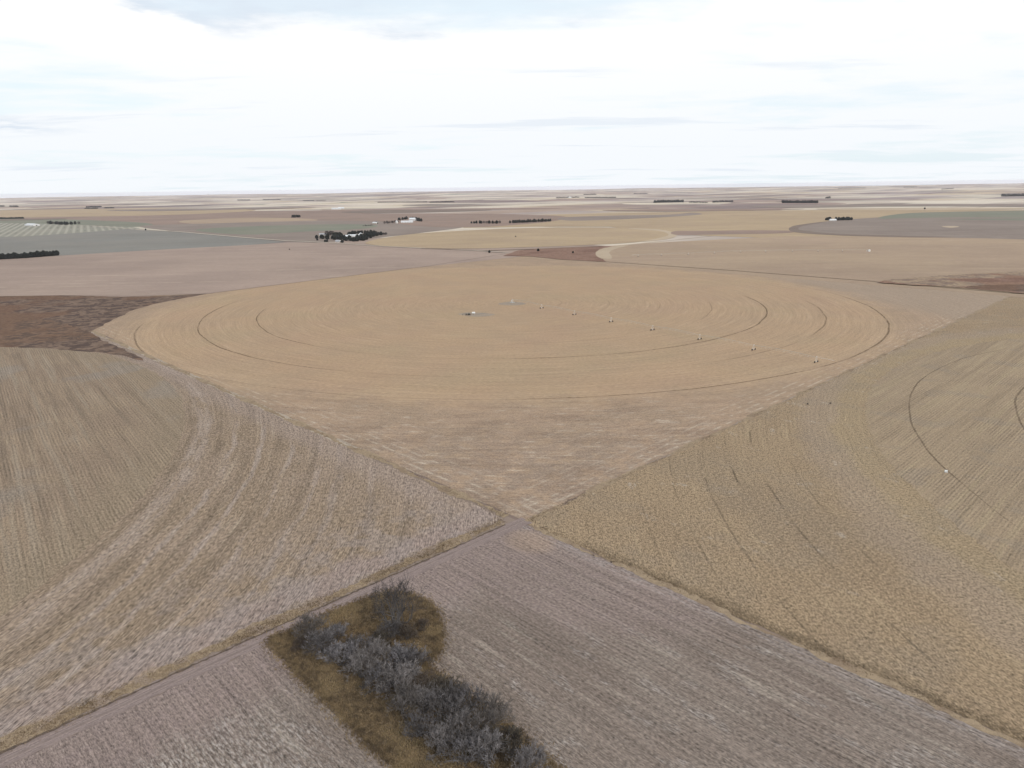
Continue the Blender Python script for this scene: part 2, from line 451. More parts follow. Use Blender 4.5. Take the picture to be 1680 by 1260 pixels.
# --- right field
EC = (386., 372.)
def hookE(t, x, y, c, al, ac, f1, f2):
    dx = x-EC[0]; dy = y-EC[1]; r = (dx*dx+dy*dy).sqrt()
    w = (noise(t, vec(t, x/30.0, y/30.0), 1, 3)-.5)*14.0
    fine = noise(t, vec(t, al/7.0, r/.9), 1, 3, .6)
    cout = c
    big = noise(t, vec(t, x/55.0+1, y/55.0), 1, 3)
    cout = mix(t, cout, C(154,136,115), big.sm(.45, .68)*.5)
    br = noise(t, vec(t, al/30.0, r/16.0), 1, 3)
    for R0, st in ((428, .7), (441, .85), (455, .5), (412, .45), (470, .35), (486, .3)):
        cout = mix(t, cout, C(104,90,74), (r+w*.12-R0).abs().sm(.7, .2)*br.sm(.46, .6)*st)
    cout = mix(t, cout, C(174,154,124), (r+w).sm(360, 370)*(r+w).sm(396, 380)*.6)
    pale = (r+w*1.3).sm(378, 386)*(r+w*1.3).sm(408, 396)
    cout = mix(t, cout, C(170,151,132), pale*.5)
    gr = noise(t, vec(t, x/26.0+5, y/26.0), 1, 3).sm(.55, .68)
    cout = mix(t, cout, C(150,137,122), gr*.2)
    bare = noise(t, vec(t, x/14.0, y/9.0+8), 1, 3).sm(.66, .74)*y.sm(20, 60)*fine.sm(.4, .6)
    cout = mix(t, cout, C(190,176,160), bare*.6)
    pe = noise(t, vec(t, x/11.0, y/4.0), 1, 3)
    edge = (y-(pe-.5)*7.0).sm(8, 3)*x.sm(10, 60)
    cout = mix(t, cout, C(110,95,76), edge*.6)
    ylw = noise(t, vec(t, x/4.0, y/4.0+9), 1, 3).sm(.5, .64)
    return mix(t, cout, C(174,151,121), ylw*.2*(1-pale))
mE = field_mat('olive_stubble', C(168,146,119), C(163,141,115), C(200,178,144), C(98,82,66), 'polar', center=EC, row=2.4, rowamp=.05,
               streak=.3, streak_w=3.5, streak_l=30, grain=.66, gscale=.5, hook=hookE, blotch=45, bscale=.4, el=1.5, fineline=.2)
sheet('field', rect(.6, S, 1.0, S), mE, .03)
TR_E = ring_tracks([(343, .62, .55, AR((1640,576), (1480,620))), (343, .7, .65, AR((1480,620), (1545,765))), (343, .5, .45, AR((1550,770), (1640,850))), (288, .8, .65, None)], EC, C(100,84,68))
def hookEi(t, x, y, c, al, ac, f1, f2):
    wide = noise(t, vec(t, al/190.0, ac/5.0), 1, 3)
    c = mix(t, c, C(178,159,130), wide.sm(.52, .7)*.55)
    c = mix(t, c, C(148,130,108), wide.sm(.46, .34)*.4)
    gr = noise(t, vec(t, x/26.0+5, y/26.0), 1, 3).sm(.55, .68)
    c = mix(t, c, C(152,140,126), gr*.3)
    return TR_E(t, x, y, c)
mEi = field_mat('circle_stubble', C(175,154,128), C(168,148,124), C(186,168,138), C(118,102,82), 'linear', ang=PI/2, row=1.55, rowamp=.15,
                streak=.3, streak_w=3.0, streak_l=90, grain=.34, gscale=.55, hook=hookEi, blotch=50, el=3.0, fineline=.34, warp=1.4)
sheet('field', disc(EC, 366, 3, S-2, 3, S-2), mEi, .045, jit=1.0, step=3)
# --- near fields either side of the windbreak
def hookD(t, x, y, c, al, ac, f1, f2):
    n = noise(t, vec(t, x/14.0, y/14.0), 1, 3)
    wv = (n-.5)*20.0
    # turned, smooth headland along the track
    hd = (x+wv-y*.02).sm(36, 17)
    hd = hd.max(((x-20)*(x-20)*.35+(y+8)*(y+8)+wv*40).sm(2300, 900)*.8)
    c = mix(t, c, C(161,143,135), hd*.85)
    pink = noise(t, vec(t, x/7.0, y/4.0), 1, 2).sm(.5, .62)
    c = mix(t, c, C(161,143,137), hd*pink*.4)
    # washed out pale patches of stubble
    p = noise(t, vec(t, x/16.0+2, y/6.0), 1, 3).sm(.56, .68)
    cl = noise(t, vec(t, x/2.6, y/.6), 1, 3, .7)
    rest = 1.0-hd
    c = mix(t, c, C(190,180,172), p*cl.sm(.48, .6)*rest*.6)
    c = mix(t, c, C(104,96,94), p*cl.sm(.48, .38)*rest*.45)
    left = (x*.15-y).sm(118, 135)*rest                    # ground left of the windbreak
    c = mix(t, c, C(198,188,180), left*cl.sm(.49, .58)*.55)
    c = mix(t, c, C(98,90,88), left*cl.sm(.46, .38)*.45)
    bright = (y+1.5).sm(-6, -1)*noise(t, vec(t, x/5.0, y), 1, 2).sm(.4, .6)
    c = mix(t, c, C(176,164,158), bright*.6)
    tan = (((x-13)*(x-13)+(y+9)*(y+9)*1.5)).sm(170, 20)
    return mix(t, c, C(182,158,138), tan*.6)
mD = field_mat('grey_stubble', C(147,132,121), C(154,140,129), C(192,179,164), C(92,82,74), 'linear', ang=0.0, row=1.52, rowamp=.10,
               streak=.5, streak_w=2.6, streak_l=34, grain=.52, gscale=.36, hook=hookD, blotch=40, warp=1.5, el=4.0, fineline=.62)
sheet('field', rect(.9, S, -S, -.2), mD, .03)

# --- track, verges -------------------------------------------------------------
def track_mat(name, c1, c2, ax='x', centre=-1.5, half=1.1):
    m, t, b = new_mat(name, .95, .05); x, y, z = pos(t)
    u = x if ax == 'x' else y; v = y if ax == 'x' else x
    n = noise(t, vec(t, x/3.0, y/3.0), 1, 4, .6); f = noise(t, vec(t, x/.5, y/.5), 1, 2, .6)-.5
    w = (noise(t, vec(t, v/30.0, 0.0), 1, 1)-.5)*1.2
    d = (((u-centre+w).abs())-half).abs()
    c = mix(t, c1, c2, n.sm(.35, .65)); c = mix(t, c, C(176,158,152), d.sm(.7, .2)*.5)
    mid = (u-centre+w).abs().sm(.5, .1)
    c = mix(t, c, C(132,118,110), mid*.4)
    c = mix(t, c, C(120,106,100), d.sm(.28, .08)*n.sm(.35, .55)*.7)
    c = scale_col(t, c, f*.5+1.0); t.links.new(c.k, b.inputs['Base Color']); bump(t, b, f*.2+d.sm(.1, .6)*.1, 1.0)
    return m
mT = track_mat('dirt', C(144,128,122), C(158,141,134))
strip('dirt_track', [(-1.8, -430), (-2.6, -300), (-1.6, -200), (-2.4, -120), (-1.6, -60), (-1.2, -8), (-.6, 3)], 6.4, mT, .05, jit=.25, step=2)
def grass_mat(name, c1, c2, c3, s=2.0, speck=.8):
    m, t, b = new_mat(name, .95, .05); x, y, z = pos(t)
    n = noise(t, vec(t, x/s, y/s, z), 1, 4, .65, dims='3D'); n2 = noise(t, vec(t, x/(s*5)+3, y/(s*5)), 1, 3)
    f = noise(t, vec(t, x/.35, y/.35), 1, 2, .6)-.5
    c = mix(t, c1, c2, n.sm(.38, .62)); c = mix(t, c, c3, n2.sm(.5, .65)*.8)
    c = scale_col(t, c, f*speck+1.0); t.links.new(c.k, b.inputs['Base Color']); return m
mBank = grass_mat('bank_soil_painted_shade', C(96,84,76), C(118,102,90), C(104,92,84), 1.2, 1.0)  # bank soil, with the shadowed edge painted in as a darker tone
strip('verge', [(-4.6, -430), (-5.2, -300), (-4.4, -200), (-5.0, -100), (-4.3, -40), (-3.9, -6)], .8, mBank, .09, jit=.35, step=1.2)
mV = grass_mat('dry_verge', C(146,127,106), C(166,146,120), C(160,142,128), 1.3, 1.4)
# verge between track and left field
strip('verge', [(-7.9, -430), (-7.9, -300), (-7.7, -200), (-7.9, -100), (-7.6, -40), (-7.2, -5)], 4.6, mV, .07, jit=.9, step=1.5, wob=.45, wvar=.5)
mV2 = grass_mat('field_margin', C(158,139,116), C(172,152,126), C(148,128,108), 2.2, .9)
strip('verge', [(-9, -.4), (-60, -.4), (-200, -.6), (-500, -.5), (-800, -.5)], 3.2, mV2, .06, jit=.8, step=2, wob=.5, wvar=.8)
strip('verge', [(0, 2), (-.2, 60), (0, 200), (0, 500), (0, 803)], 2.4, mV2, .06, jit=.7, step=2, wob=.5, wvar=.9)
strip('verge', [(6, .6), (60, .4), (200, .5), (500, .5), (800, .5)], 2.2, mV2, .06, jit=.8, step=2, wob=.6, wvar=.9)

# --- rough corner, brush --------------------------------------------------------
def brush_mat(name, a, b_, c_, s=14.0):
    m, t, b = new_mat(name, .95, .05); x, y, z = pos(t)
    # ridges run level with the land, across the view of nobody in particular
    u = (x*.72+y*.70); v = (y*.72-x*.70)
    n = noise(t, vec(t, u/s, v/(s*.9)), 1, 5, .65, .6); n2 = noise(t, vec(t, x/90.0, y/90.0), 1, 3)
    n3 = noise(t, vec(t, x/4.0, y/4.0), 1, 3, .7)
    c = mix(t, a, b_, n.sm(.42, .58)); c = mix(t, c, c_, n2.sm(.48, .6)*.75)
    c = scale_col(t, c, n3*1.1+.45); t.links.new(c.k, b.inputs['Base Color']); bump(t, b, n3*.8, 1.0); return m
mBr = brush_mat('rough_pasture', C(96,80,72), C(134,113,98), C(124,96,78))
mBr2 = brush_mat('dry_red_grass', C(142,112,96), C(152,122,106), C(128,98,84), 10)
mBr3 = brush_mat('rough_pasture_light', C(140,120,106), C(170,148,124), C(142,108,90), 20)
def px(*ps): return [G(*p) for p in ps]
# --- far fields: colours from the land, shapes where they lie ------------------
fz = [.04]
def far(pts, mat, smooth=True, jit=1.0, step=25):
    fz[0] += .03
    P = px(*pts)
    if smooth: P = smooth_poly(P, 5)
    return sheet('field', P, mat, fz[0], jit=jit, step=step)
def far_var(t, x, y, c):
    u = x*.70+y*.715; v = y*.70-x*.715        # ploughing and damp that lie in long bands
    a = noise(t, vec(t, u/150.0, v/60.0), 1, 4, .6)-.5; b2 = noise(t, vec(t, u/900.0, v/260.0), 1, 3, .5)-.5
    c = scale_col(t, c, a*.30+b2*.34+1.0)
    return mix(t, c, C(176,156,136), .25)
def fm(name, a, b_, pale, dark, ang=0.0, st=.5, sw=14., sl=260., bl=260., g=.08, hook=None, row=18., ra=.03, rows='linear', center=(0, 0)):
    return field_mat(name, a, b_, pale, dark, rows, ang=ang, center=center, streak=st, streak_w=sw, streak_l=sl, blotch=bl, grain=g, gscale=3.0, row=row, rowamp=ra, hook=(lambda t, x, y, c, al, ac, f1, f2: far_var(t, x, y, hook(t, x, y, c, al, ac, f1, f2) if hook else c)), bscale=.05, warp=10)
dv = .80+PI  # direction square to the view, for ploughing that runs that way
mPink = fm('pinkish_fallow', C(172,151,139), C(161,141,131), C(190,170,154), C(144,124,115), ang=.8, st=.8, sw=22., sl=500.)
mGrG = fm('grey_winter_wheat', C(122,127,125), C(131,133,129), C(150,150,138), C(112,118,112), ang=PI/2, st=.35)
mGreen = fm('green_winter_wheat', C(112,124,108), C(122,128,112), C(140,142,126), C(98,114,98), ang=0, st=.4)
mTan = fm('tan_stubble', C(188,164,130), C(180,156,126), C(204,182,148), C(164,140,114), ang=.6, st=.5)
mTan2 = fm('dusty_tan_stubble', C(180,156,130), C(172,148,126), C(194,172,144), C(160,136,116), ang=.8, st=.6, sw=20, sl=400)
mPale = fm('pale_straw', C(200,180,154), C(192,172,146), C(208,190,162), C(184,164,138), st=.3)
mGrey = fm('grey_fallow', C(132,120,114), C(142,130,122), C(162,150,142), C(124,112,108), ang=.8, st=.6, sw=24, sl=500)
mBrown = fm('brown_fallow', C(150,126,114), C(140,118,108), C(176,154,142), C(132,108,102), ang=.8, st=.6, sw=30, sl=600)
mDark = fm('dark_ploughed', C(112,98,90), C(120,106,98), C(132,118,108), C(98,86,80), st=.3)
def stripes(t, x, y, c, al, ac, f1, f2):
    a_, b_ = G(78,370), G(60,387); d_ = (b_-a_)/np.linalg.norm(b_-a_); e_ = G(72,380)-G(60,380); nx, ny = -d_[1], d_[0]; sp_ = abs(e_[0]*nx+e_[1]*ny)
    s = ((x*float(nx)+y*float(ny))*(2*PI/float(sp_))).sin(); b2 = noise(t, vec(t, x/200.0, y/200.0), 1, 1)
    return mix(t, mix(t, c, C(184,182,166), s.sm(.0, .8)*.7), C(108,116,104), s.sm(-.5, -1)*b2.sm(.5, .6)*.8)
mStripe = fm('strip_cropped', C(142,146,134), C(150,150,138), C(160,160,146), C(126,130,120), hook=stripes)

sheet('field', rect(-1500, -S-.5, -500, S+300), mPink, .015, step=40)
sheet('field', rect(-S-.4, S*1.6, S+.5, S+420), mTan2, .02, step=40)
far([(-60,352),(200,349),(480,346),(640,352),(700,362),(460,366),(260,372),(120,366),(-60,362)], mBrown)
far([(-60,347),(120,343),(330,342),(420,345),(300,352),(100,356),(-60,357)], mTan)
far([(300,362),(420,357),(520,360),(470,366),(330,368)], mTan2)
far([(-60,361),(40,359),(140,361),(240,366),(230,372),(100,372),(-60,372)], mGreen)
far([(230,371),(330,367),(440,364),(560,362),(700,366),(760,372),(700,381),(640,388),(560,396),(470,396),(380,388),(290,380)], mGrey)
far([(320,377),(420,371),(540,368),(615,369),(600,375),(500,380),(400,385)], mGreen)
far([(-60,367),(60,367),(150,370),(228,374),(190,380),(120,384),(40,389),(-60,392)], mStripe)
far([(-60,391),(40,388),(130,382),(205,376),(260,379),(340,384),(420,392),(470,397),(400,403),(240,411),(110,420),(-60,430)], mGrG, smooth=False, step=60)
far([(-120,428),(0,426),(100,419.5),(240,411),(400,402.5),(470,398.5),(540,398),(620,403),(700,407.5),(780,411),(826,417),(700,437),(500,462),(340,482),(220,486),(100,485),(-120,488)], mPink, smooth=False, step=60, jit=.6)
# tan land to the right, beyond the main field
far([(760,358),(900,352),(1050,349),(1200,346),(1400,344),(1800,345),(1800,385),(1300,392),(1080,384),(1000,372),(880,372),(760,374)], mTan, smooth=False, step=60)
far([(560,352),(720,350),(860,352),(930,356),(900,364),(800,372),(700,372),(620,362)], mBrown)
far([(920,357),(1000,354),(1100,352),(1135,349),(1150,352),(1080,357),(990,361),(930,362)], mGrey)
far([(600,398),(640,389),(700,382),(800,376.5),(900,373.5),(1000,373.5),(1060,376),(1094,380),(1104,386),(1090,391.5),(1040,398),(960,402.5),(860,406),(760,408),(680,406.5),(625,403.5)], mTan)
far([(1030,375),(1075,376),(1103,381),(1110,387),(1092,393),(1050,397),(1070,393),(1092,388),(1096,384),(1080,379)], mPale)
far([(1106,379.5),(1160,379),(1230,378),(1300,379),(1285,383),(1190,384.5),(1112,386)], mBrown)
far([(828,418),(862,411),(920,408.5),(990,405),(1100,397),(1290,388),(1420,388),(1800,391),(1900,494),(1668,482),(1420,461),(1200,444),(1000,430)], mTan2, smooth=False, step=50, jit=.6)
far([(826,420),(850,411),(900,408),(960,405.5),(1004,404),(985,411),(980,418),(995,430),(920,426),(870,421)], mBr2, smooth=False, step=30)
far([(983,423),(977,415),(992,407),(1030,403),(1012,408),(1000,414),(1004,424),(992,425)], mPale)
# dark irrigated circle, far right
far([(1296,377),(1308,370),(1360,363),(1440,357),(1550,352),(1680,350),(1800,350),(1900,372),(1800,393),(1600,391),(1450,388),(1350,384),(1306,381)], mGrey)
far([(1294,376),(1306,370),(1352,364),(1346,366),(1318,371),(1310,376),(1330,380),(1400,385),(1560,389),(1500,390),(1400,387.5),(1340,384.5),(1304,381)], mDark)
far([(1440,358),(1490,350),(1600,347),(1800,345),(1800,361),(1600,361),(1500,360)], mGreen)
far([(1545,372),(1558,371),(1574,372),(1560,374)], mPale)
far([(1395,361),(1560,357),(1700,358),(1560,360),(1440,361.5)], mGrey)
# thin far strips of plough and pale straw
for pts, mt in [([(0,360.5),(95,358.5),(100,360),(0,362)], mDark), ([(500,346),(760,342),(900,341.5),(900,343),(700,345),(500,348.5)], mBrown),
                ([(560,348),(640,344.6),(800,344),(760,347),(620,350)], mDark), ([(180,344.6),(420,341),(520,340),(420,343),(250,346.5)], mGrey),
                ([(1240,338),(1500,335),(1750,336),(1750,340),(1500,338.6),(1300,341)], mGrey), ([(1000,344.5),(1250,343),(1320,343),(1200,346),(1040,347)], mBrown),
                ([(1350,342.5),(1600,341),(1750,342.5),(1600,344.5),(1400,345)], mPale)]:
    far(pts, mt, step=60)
# brush in the rough corners
fz[0] = max(fz[0], 1.0)
sheet('rough_pasture', smooth_poly(px((-140,487),(0,486),(90,484),(200,487),(300,484),(352,480),(330,484),(262,497),(222,508),(196,520),(168,534),(150,546),(176,561),(206,575),(236,592),(200,584),(160,578),(90,573),(0,569),(-140,568)), 4), mBr, .09, step=6, jit=1.5)
sheet('rough_pasture', smooth_poly(px((-140,520),(0,512),(50,520),(110,532),(160,552),(120,558),(60,562),(0,566),(-140,566)), 5), brush_mat('dry_brown_grass', C(130,105,88), C(102,85,74), C(124,98,80)), .12, step=6, jit=2)
sheet('rough_pasture', smooth_poly(px((1440,464),(1520,455),(1600,450),(1700,446),(1800,452),(1800,486),(1700,484),(1640,479),(1560,472)), 5), mBr3, fz[0]+.02, step=8, jit=3)
sheet('rough_pasture', smooth_poly(px((1580,473),(1610,469),(1660,468),(1760,469),(1760,480),(1680,480),(1620,476)), 5), mBr, fz[0]+.05, step=8, jit=3)
sheet('rough_pasture', smooth_poly(px((1560,461),(1600,458),(1700,457),(1760,460),(1700,463),(1610,464)), 5), mBr2, fz[0]+.08, step=8, jit=2)

# far roads
mRoad = simple_mat('gravel_road', C(196,182,164), .95, var=.08, sc_=.02)
strip('road', px((150,371),(215,375.5),(300,381),(400,390),(470,395.5),(540,398.5)), 12, mRoad, .95, jit=.6, step=20)
strip('road', px((540,398.5),(620,404),(700,408),(780,411.5),(832,415)), 8, mRoad, .95, jit=.6, step=20)
mTr = simple_mat('worn_track', C(146,124,104), .95, var=.12, sc_=.05)
strip('road', px((690,408),(800,411.5),(900,408),(990,404)), 9, mTr, .98, jit=.8, step=15)

exec_parts = True
# ------------------------------------------------------------------ gravel pads in the main field
mPad = grass_mat('grey_pad', C(160,146,130), C(172,156,138), C(152,140,128), 3.0, .4)
sheet('gravel_pad', smooth_poly(px((752,515),(772,512.5),(800,514),(812,516),(796,519),(770,519)), 4), mPad, .05, step=2, jit=.6)
sheet('gravel_pad', smooth_poly(px((818,498),(836,495),(858,496.5),(862,499),(846,501),(826,500.5)), 4), mPad, .05, step=2, jit=.6)

# ------------------------------------------------------------------ centre pivots
mGalv = simple_mat('galvanised_steel', (.74,.73,.70), .5, .3, .08)
mPipe = simple_mat('weathered_galvanised_pipe', (.52,.49,.44), .7, .1, .15)
mTyre = simple_mat('tyre_rubber', (.025,.023,.022), .8, 0, .2)
mWhite = simple_mat('white_paint', (.78,.78,.76), .5, 0, .05)
mBlack = simple_mat('dark_machine_paint', (.05,.055,.05), .6, 0, .3)
mConc = simple_mat('concrete', (.42,.40,.37), .9, 0, .15)
mRust = simple_mat('rusty_steel', (.2,.12,.08), .8, .2, .3)
HT = 3.9
def wheel_parts(parent, x, y):
    w = MB(); w.lathe([(.42,-.17),(.70,-.17),(.74,-.1),(.74,.1),(.70,.17),(.42,.17)], 18, 'y', (0,0,0))
    o = w.build('wheel', mTyre, parent, (x, y, .74))
    for i in range(0): pass
    r = MB(); r.lathe([(.10,-.13),(.40,-.10),(.42,.10),(.10,.13)], 14, 'y'); ob = r.build('rim', mGalv, o)
    return o
def drive_tower(parent, loc, rz):
    """wheels run across the span; span lies along local Y, travel along local X"""
    t0 = MB()
    t0.bar((-2.0,0,.95), (2.0,0,.95), .12, n=8)
    for sx in (-1, 1):
        for sy in (-1, 1):
            t0.bar((sx*1.7,0,.95), (sx*.25,sy*.5,HT), .05)
        t0.bar((sx*1.0,-.27,2.35), (sx*1.0,.27,2.35), .035)
        t0.bar((sx*2.0,0,.95), (sx*2.0,0,.74), .09)
    t0.bar((-1.0,0,2.35), (1.0,0,2.35), .04)
    t0.box(-.3,.3,-.25,.25,HT+.35,HT+.85)                 # control box on top
    o = t0.build('drive_tower', mGalv, parent, loc); o.rotation_euler = (0, 0, rz)
    for sx in (-1, 1): wheel_parts(o, sx*2.0, 0)
    g = MB(); g.lathe([(.16,-.3),(.2,-.2),(.2,.2),(.14,.3)], 10, 'x', (0,0,1.15)); g.build('motor', mWhite, o)
    return o
def span(parent, a, b, z0=HT, arch=1.0):
    a = Vector((a[0], a[1], z0)); b = Vector((b[0], b[1], z0)); n = 8
    m = MB(); d = (b-a); L = d.length; side = Vector((-d.y, d.x, 0)).normalized()
    top = []; low = []
    for i in range(n+1):
        u = i/n; zz = arch*(1-(2*u-1)**2)
        top.append(a+d*u+Vector((0,0,zz+.15)))
        if 0 < i < n: low.append((a+d*u+Vector((0,0,zz-1.25))))
    for i in range(n): m.bar(top[i], top[i+1], .10, n=6, cap=False)
    for s in (-1, 1):
        pts = [top[0]]+[p+side*s*.75 for p in low]+[top[-1]]
        for i in range(len(pts)-1): m.bar(pts[i], pts[i+1], .02, n=4, cap=False)
        for i in range(1, n):
            m.bar(top[i], pts[i], .025, n=4, cap=False); m.bar(top[i-1] if i > 1 else top[0], pts[i], .02, n=4, cap=False)
    for p in low: m.bar(p-side*.75, p+side*.75, .025, n=4, cap=False)
    for i in range(1, n):
        m.bar(top[i], top[i]-Vector((0,0,2.2)), .015, n=3, cap=False)   # drop hoses
    return m.build('span', mPipe, parent)
def pivot_point(parent, loc=(0, 0, 0)):
    pd = MB(); pd.box(-2.2,2.2,-2.2,2.2,.06,.35); pd.build('concrete_base', mConc, parent, loc)
    m = MB()
    for sx in (-1, 1):
        for sy in (-1, 1): m.bar((sx*1.7,sy*1.7,.35), (sx*.3,sy*.3,HT), .07)
    for k in (.35, .7):
        r = 1.7-k*1.4; z = .35+k*(HT-.35)
        q = [(-r,-r,z),(r,-r,z),(r,r,z),(-r,r,z)]
        for i in range(4): m.bar(q[i], q[(i+1) % 4], .045)
    m.build('pivot_frame', mGalv, parent, loc)
    r = MB(); r.bar((0,0,.35), (0,0,HT+.35), .13, n=10); r.bar((0,0,HT+.2), (0,0,HT+.9), .07); r.build('riser_pipe', mGalv, parent, loc)
    c = MB(); c.box(-1.35,-.85,-.35,.35,1.2,2.4); c.build('control_panel', mWhite, parent, loc)
def centre_pivot(center, pts, label):
    o = empty('centre_pivot_irrigator', (center[0], center[1], .03))
    tag(o, label, 'irrigation machine')
    pivot_point(o)
    prev = (0, 0)
    for p in pts:
        q = (p[0]-center[0], p[1]-center[1])
        ang = math.atan2(q[1]-prev[1], q[0]-prev[0])
        span(o, prev, q)
        drive_tower(o, (q[0], q[1], 0), ang-PI/2)
        prev = q
    e = (prev[0]+14*math.cos(ang), prev[1]+14*math.sin(ang))
    m = MB(); m.bar((*prev, HT+.15), (*e, HT+.3), .08); m.bar((*prev, HT+1.3), (*e, HT+.3), .02, n=3); m.bar((*prev, HT), (*prev, HT+1.3), .04)
    m.build('overhang_pipe', mGalv, o)
    return o
th = -.135
cp = [(-407.7+54.74*k*math.cos(th), 393.2+54.74*k*math.sin(th)) for k in range(1, 8)]
centre_pivot((-407.7, 393.2), cp, 'long galvanised centre pivot sprinkler on seven wheeled towers crossing the large tan circle')
c2 = G(1423,413)
centre_pivot(c2, [G(*p) for p in ((1382,413.2),(1342,413.4),(1300,413.6),(1256,414.2),(1215,415),(1172,416.6),(1129,418.6),(1085,420),(1047,421.6))],
             'distant centre pivot sprinkler standing in the dusty tan field beyond the main field')

# ------------------------------------------------------------------ pump unit and tank by the pad
def pump_station():
    p = G(769,517); rz = YAW*-1
    o = empty('pump_engine', (p[0], p[1], .05), .8)
    tag(o, 'dark engine and pump unit on a skid beside the white tank', 'pump')
    m = MB(); m.box(-4,2.2,-.9,-.7,.0,.22); m.box(-4,2.2,.7,.9,.0,.22); m.box(-4,-3.8,-.7,.7,.02,.2); m.box(2.0,2.2,-.7,.7,.02,.2); m.build('skid', mRust, o)
    m = MB(); m.box(-1.2,1.6,-.65,.65,.22,1.55); m.box(-1.0,1.4,-.7,.7,1.55,1.75); m.build('engine_housing', mBlack, o)
    m = MB(); m.box(1.62,1.9,-.7,.7,.22,1.8); m.build('radiator', mRust, o)
    m = MB(); m.bar((.2,.3,1.75), (.2,.3,2.9), .09, n=10); m.bar((.2,.3,2.9), (.45,.3,3.1), .09, n=10); m.build('exhaust_pipe', mRust, o)
    m = MB(); m.lathe([(.3,0),(.55,.1),(.55,.9),(.35,1.2),(.35,1.9)], 16, 'z', (-2.6,0,.22)); m.bar((-2.6,0,1.4), (-6.5,0,1.2), .16, n=10); m.bar((-6.5,0,1.2), (-6.5,0,.05), .16, n=10); m.build('pump_head', mBlack, o)
    m = MB(); m.bar((-2.3,0,1.2), (-1.2,0,1.1), .1); m.build('drive_shaft', mRust, o)
    q = G(777,516)
    t0 = empty('fuel_tank', (q[0], q[1], .05), .8)
    tag(t0, 'small white fuel tank on a stand at the grey pad left of the pivot centre', 'tank')
    m = MB(); m.lathe([(.2,-1.7),(.85,-1.62),(1.02,-1.35),(1.02,1.35),(.85,1.62),(.2,1.7)], 24, 'x', (0,0,1.75)); m.build('tank_body', mWhite, t0)
    m = MB()
    for sx in (-1, 1):
        m.bar((sx,-.8,0), (sx,-.55,.95), .06); m.bar((sx,.8,0), (sx,.55,.95), .06); m.bar((sx,-.7,.45), (sx,.7,.45), .05); m.box(sx*1-.09,sx*1+.09,-.75,.75,.72,.95)
    m.build('stand', mGalv, t0)
    m = MB(); m.lathe([(.22,0),(.22,.14),(.16,.2)], 12, 'z', (0,0,2.74)); m.build('filler_cap', mBlack, t0)
pump_station()

def water_tank(u, v, label):
    p = G(u, v); o = empty('water_tank', (p[0], p[1], .3)); tag(o, label, 'tank')
    m = MB(); m.lathe([(2.0,0),(2.05,.1),(2.05,3.4),(2.0,3.5)], 28); m.build('tank_body', mWhite, o)
    m = MB(); m.lathe([(2.12,3.5),(2.12,3.6),(.4,4.2),(.35,4.4),(.05,4.42)], 28); m.build('roof', mWhite, o)
    m = MB()
    for q in (-.25, .25): m.bar((2.2,q,.1), (2.2,q,3.9), .03)
    for k in range(9): m.bar((2.2,-.25,.4+k*.4), (2.2,.25,.4+k*.4), .02)
    m.build('ladder', mGalv, o)
water_tank(1426,413.2,'small white round tank at the centre of the dusty tan field beyond the main field')
# small pale box beside wheel track in the right field
def field_box(u, v, label, s=1.0):
    p = G(u, v); o = empty('utility_box', (p[0], p[1], .03), .5)
    tag(o, label, 'box')
    m = MB(); m.box(-1.1*s,1.1*s,-.9*s,.9*s,0,.18); m.build('base_slab', mConc, o)
    m = MB(); m.box(-.9*s,.9*s,-.7*s,.7*s,.18,1.5*s); m.build('cabinet', mWhite, o)
    m = MB(); m.box(-1.0*s,1.0*s,-.8*s,.8*s,1.5*s,1.6*s); m.build('lid', mWhite, o)
    m = MB(); m.box(-.8*s,.8*s,-.73*s,-.703*s,.3,1.4*s); d = m.build('door', mWhite, o)
    m = MB(); m.box(.5*s,.58*s,-.78*s,-.732*s,.8*s,1.0*s); m.build('handle', mBlack, d)
field_box(1552, 775, 'small white box standing beside the curved wheel track in the right field', .6)

# ------------------------------------------------------------------ buildings
def gable(name, u, v, w, l, h, rise, rz, wallm, roofm, label, cat='building', T=False, chim=False):
    p = GT(u, v) if T else np.array([*G(u, v), 0.0])
    o = empty(name, (p[0], p[1], p[2]), rz); tag(o, label, cat)
    m = MB(); a, b2 = l/2, w/2
    m.add([(-a,-b2,0),(a,-b2,0),(a,b2,0),(-a,b2,0),(-a,-b2,h),(a,-b2,h),(a,b2,h),(-a,b2,h),(-a,0,h+rise),(a,0,h+rise)],
          [(0,1,5,4),(2,3,7,6),(3,0,4,8,7),(1,2,6,9,5),(3,2,1,0)])
    m.build('wall', wallm, o)
    m = MB(); e = .5; th_ = .18; k = rise/b2
    for s in (-1, 1):
        ye = s*(b2+e); ze = h-k*e
        q = [(-a-e,ye,ze+.05),(a+e,ye,ze+.05),(a+e,0,h+rise+.05),(-a-e,0,h+rise+.05)]
        q2 = [(x_, y_, z_+th_) for x_, y_, z_ in q]
        m.add(q+q2, [(0,1,2,3),(7,6,5,4),(0,4,5,1),(1,5,6,2),(2,6,7,3),(3,7,4,0)])
    r = m.build('roof', roofm, o)
    if chim:
        m = MB(); m.box(a*.3,a*.3+.8,-.4,.4,h+rise*.5,h+rise+1.0); m.build('chimney', mConc, r)
    m = MB(); dw = min(w*.3, 2.6); m.box(a+.01,a+.09,-dw,dw,.02,min(h*.85,4.5)); m.build('door', mBlack, o)
    for i, xx in enumerate(np.linspace(-a*.7, a*.7, 4)):
        m = MB(); m.box(xx-.7,xx+.7,-b2-.08,-b2-.01,h*.4,h*.75); m.build('window', mBlack, o)
    return o
mRoofW = simple_mat('white_metal_roof', (.75,.76,.77), .4, .1, .04)
mRoofG = simple_mat('grey_metal_roof', (.4,.4,.42), .5, .1, .06)
mWallC = simple_mat('cream_siding', (.62,.58,.5), .8, 0, .06)
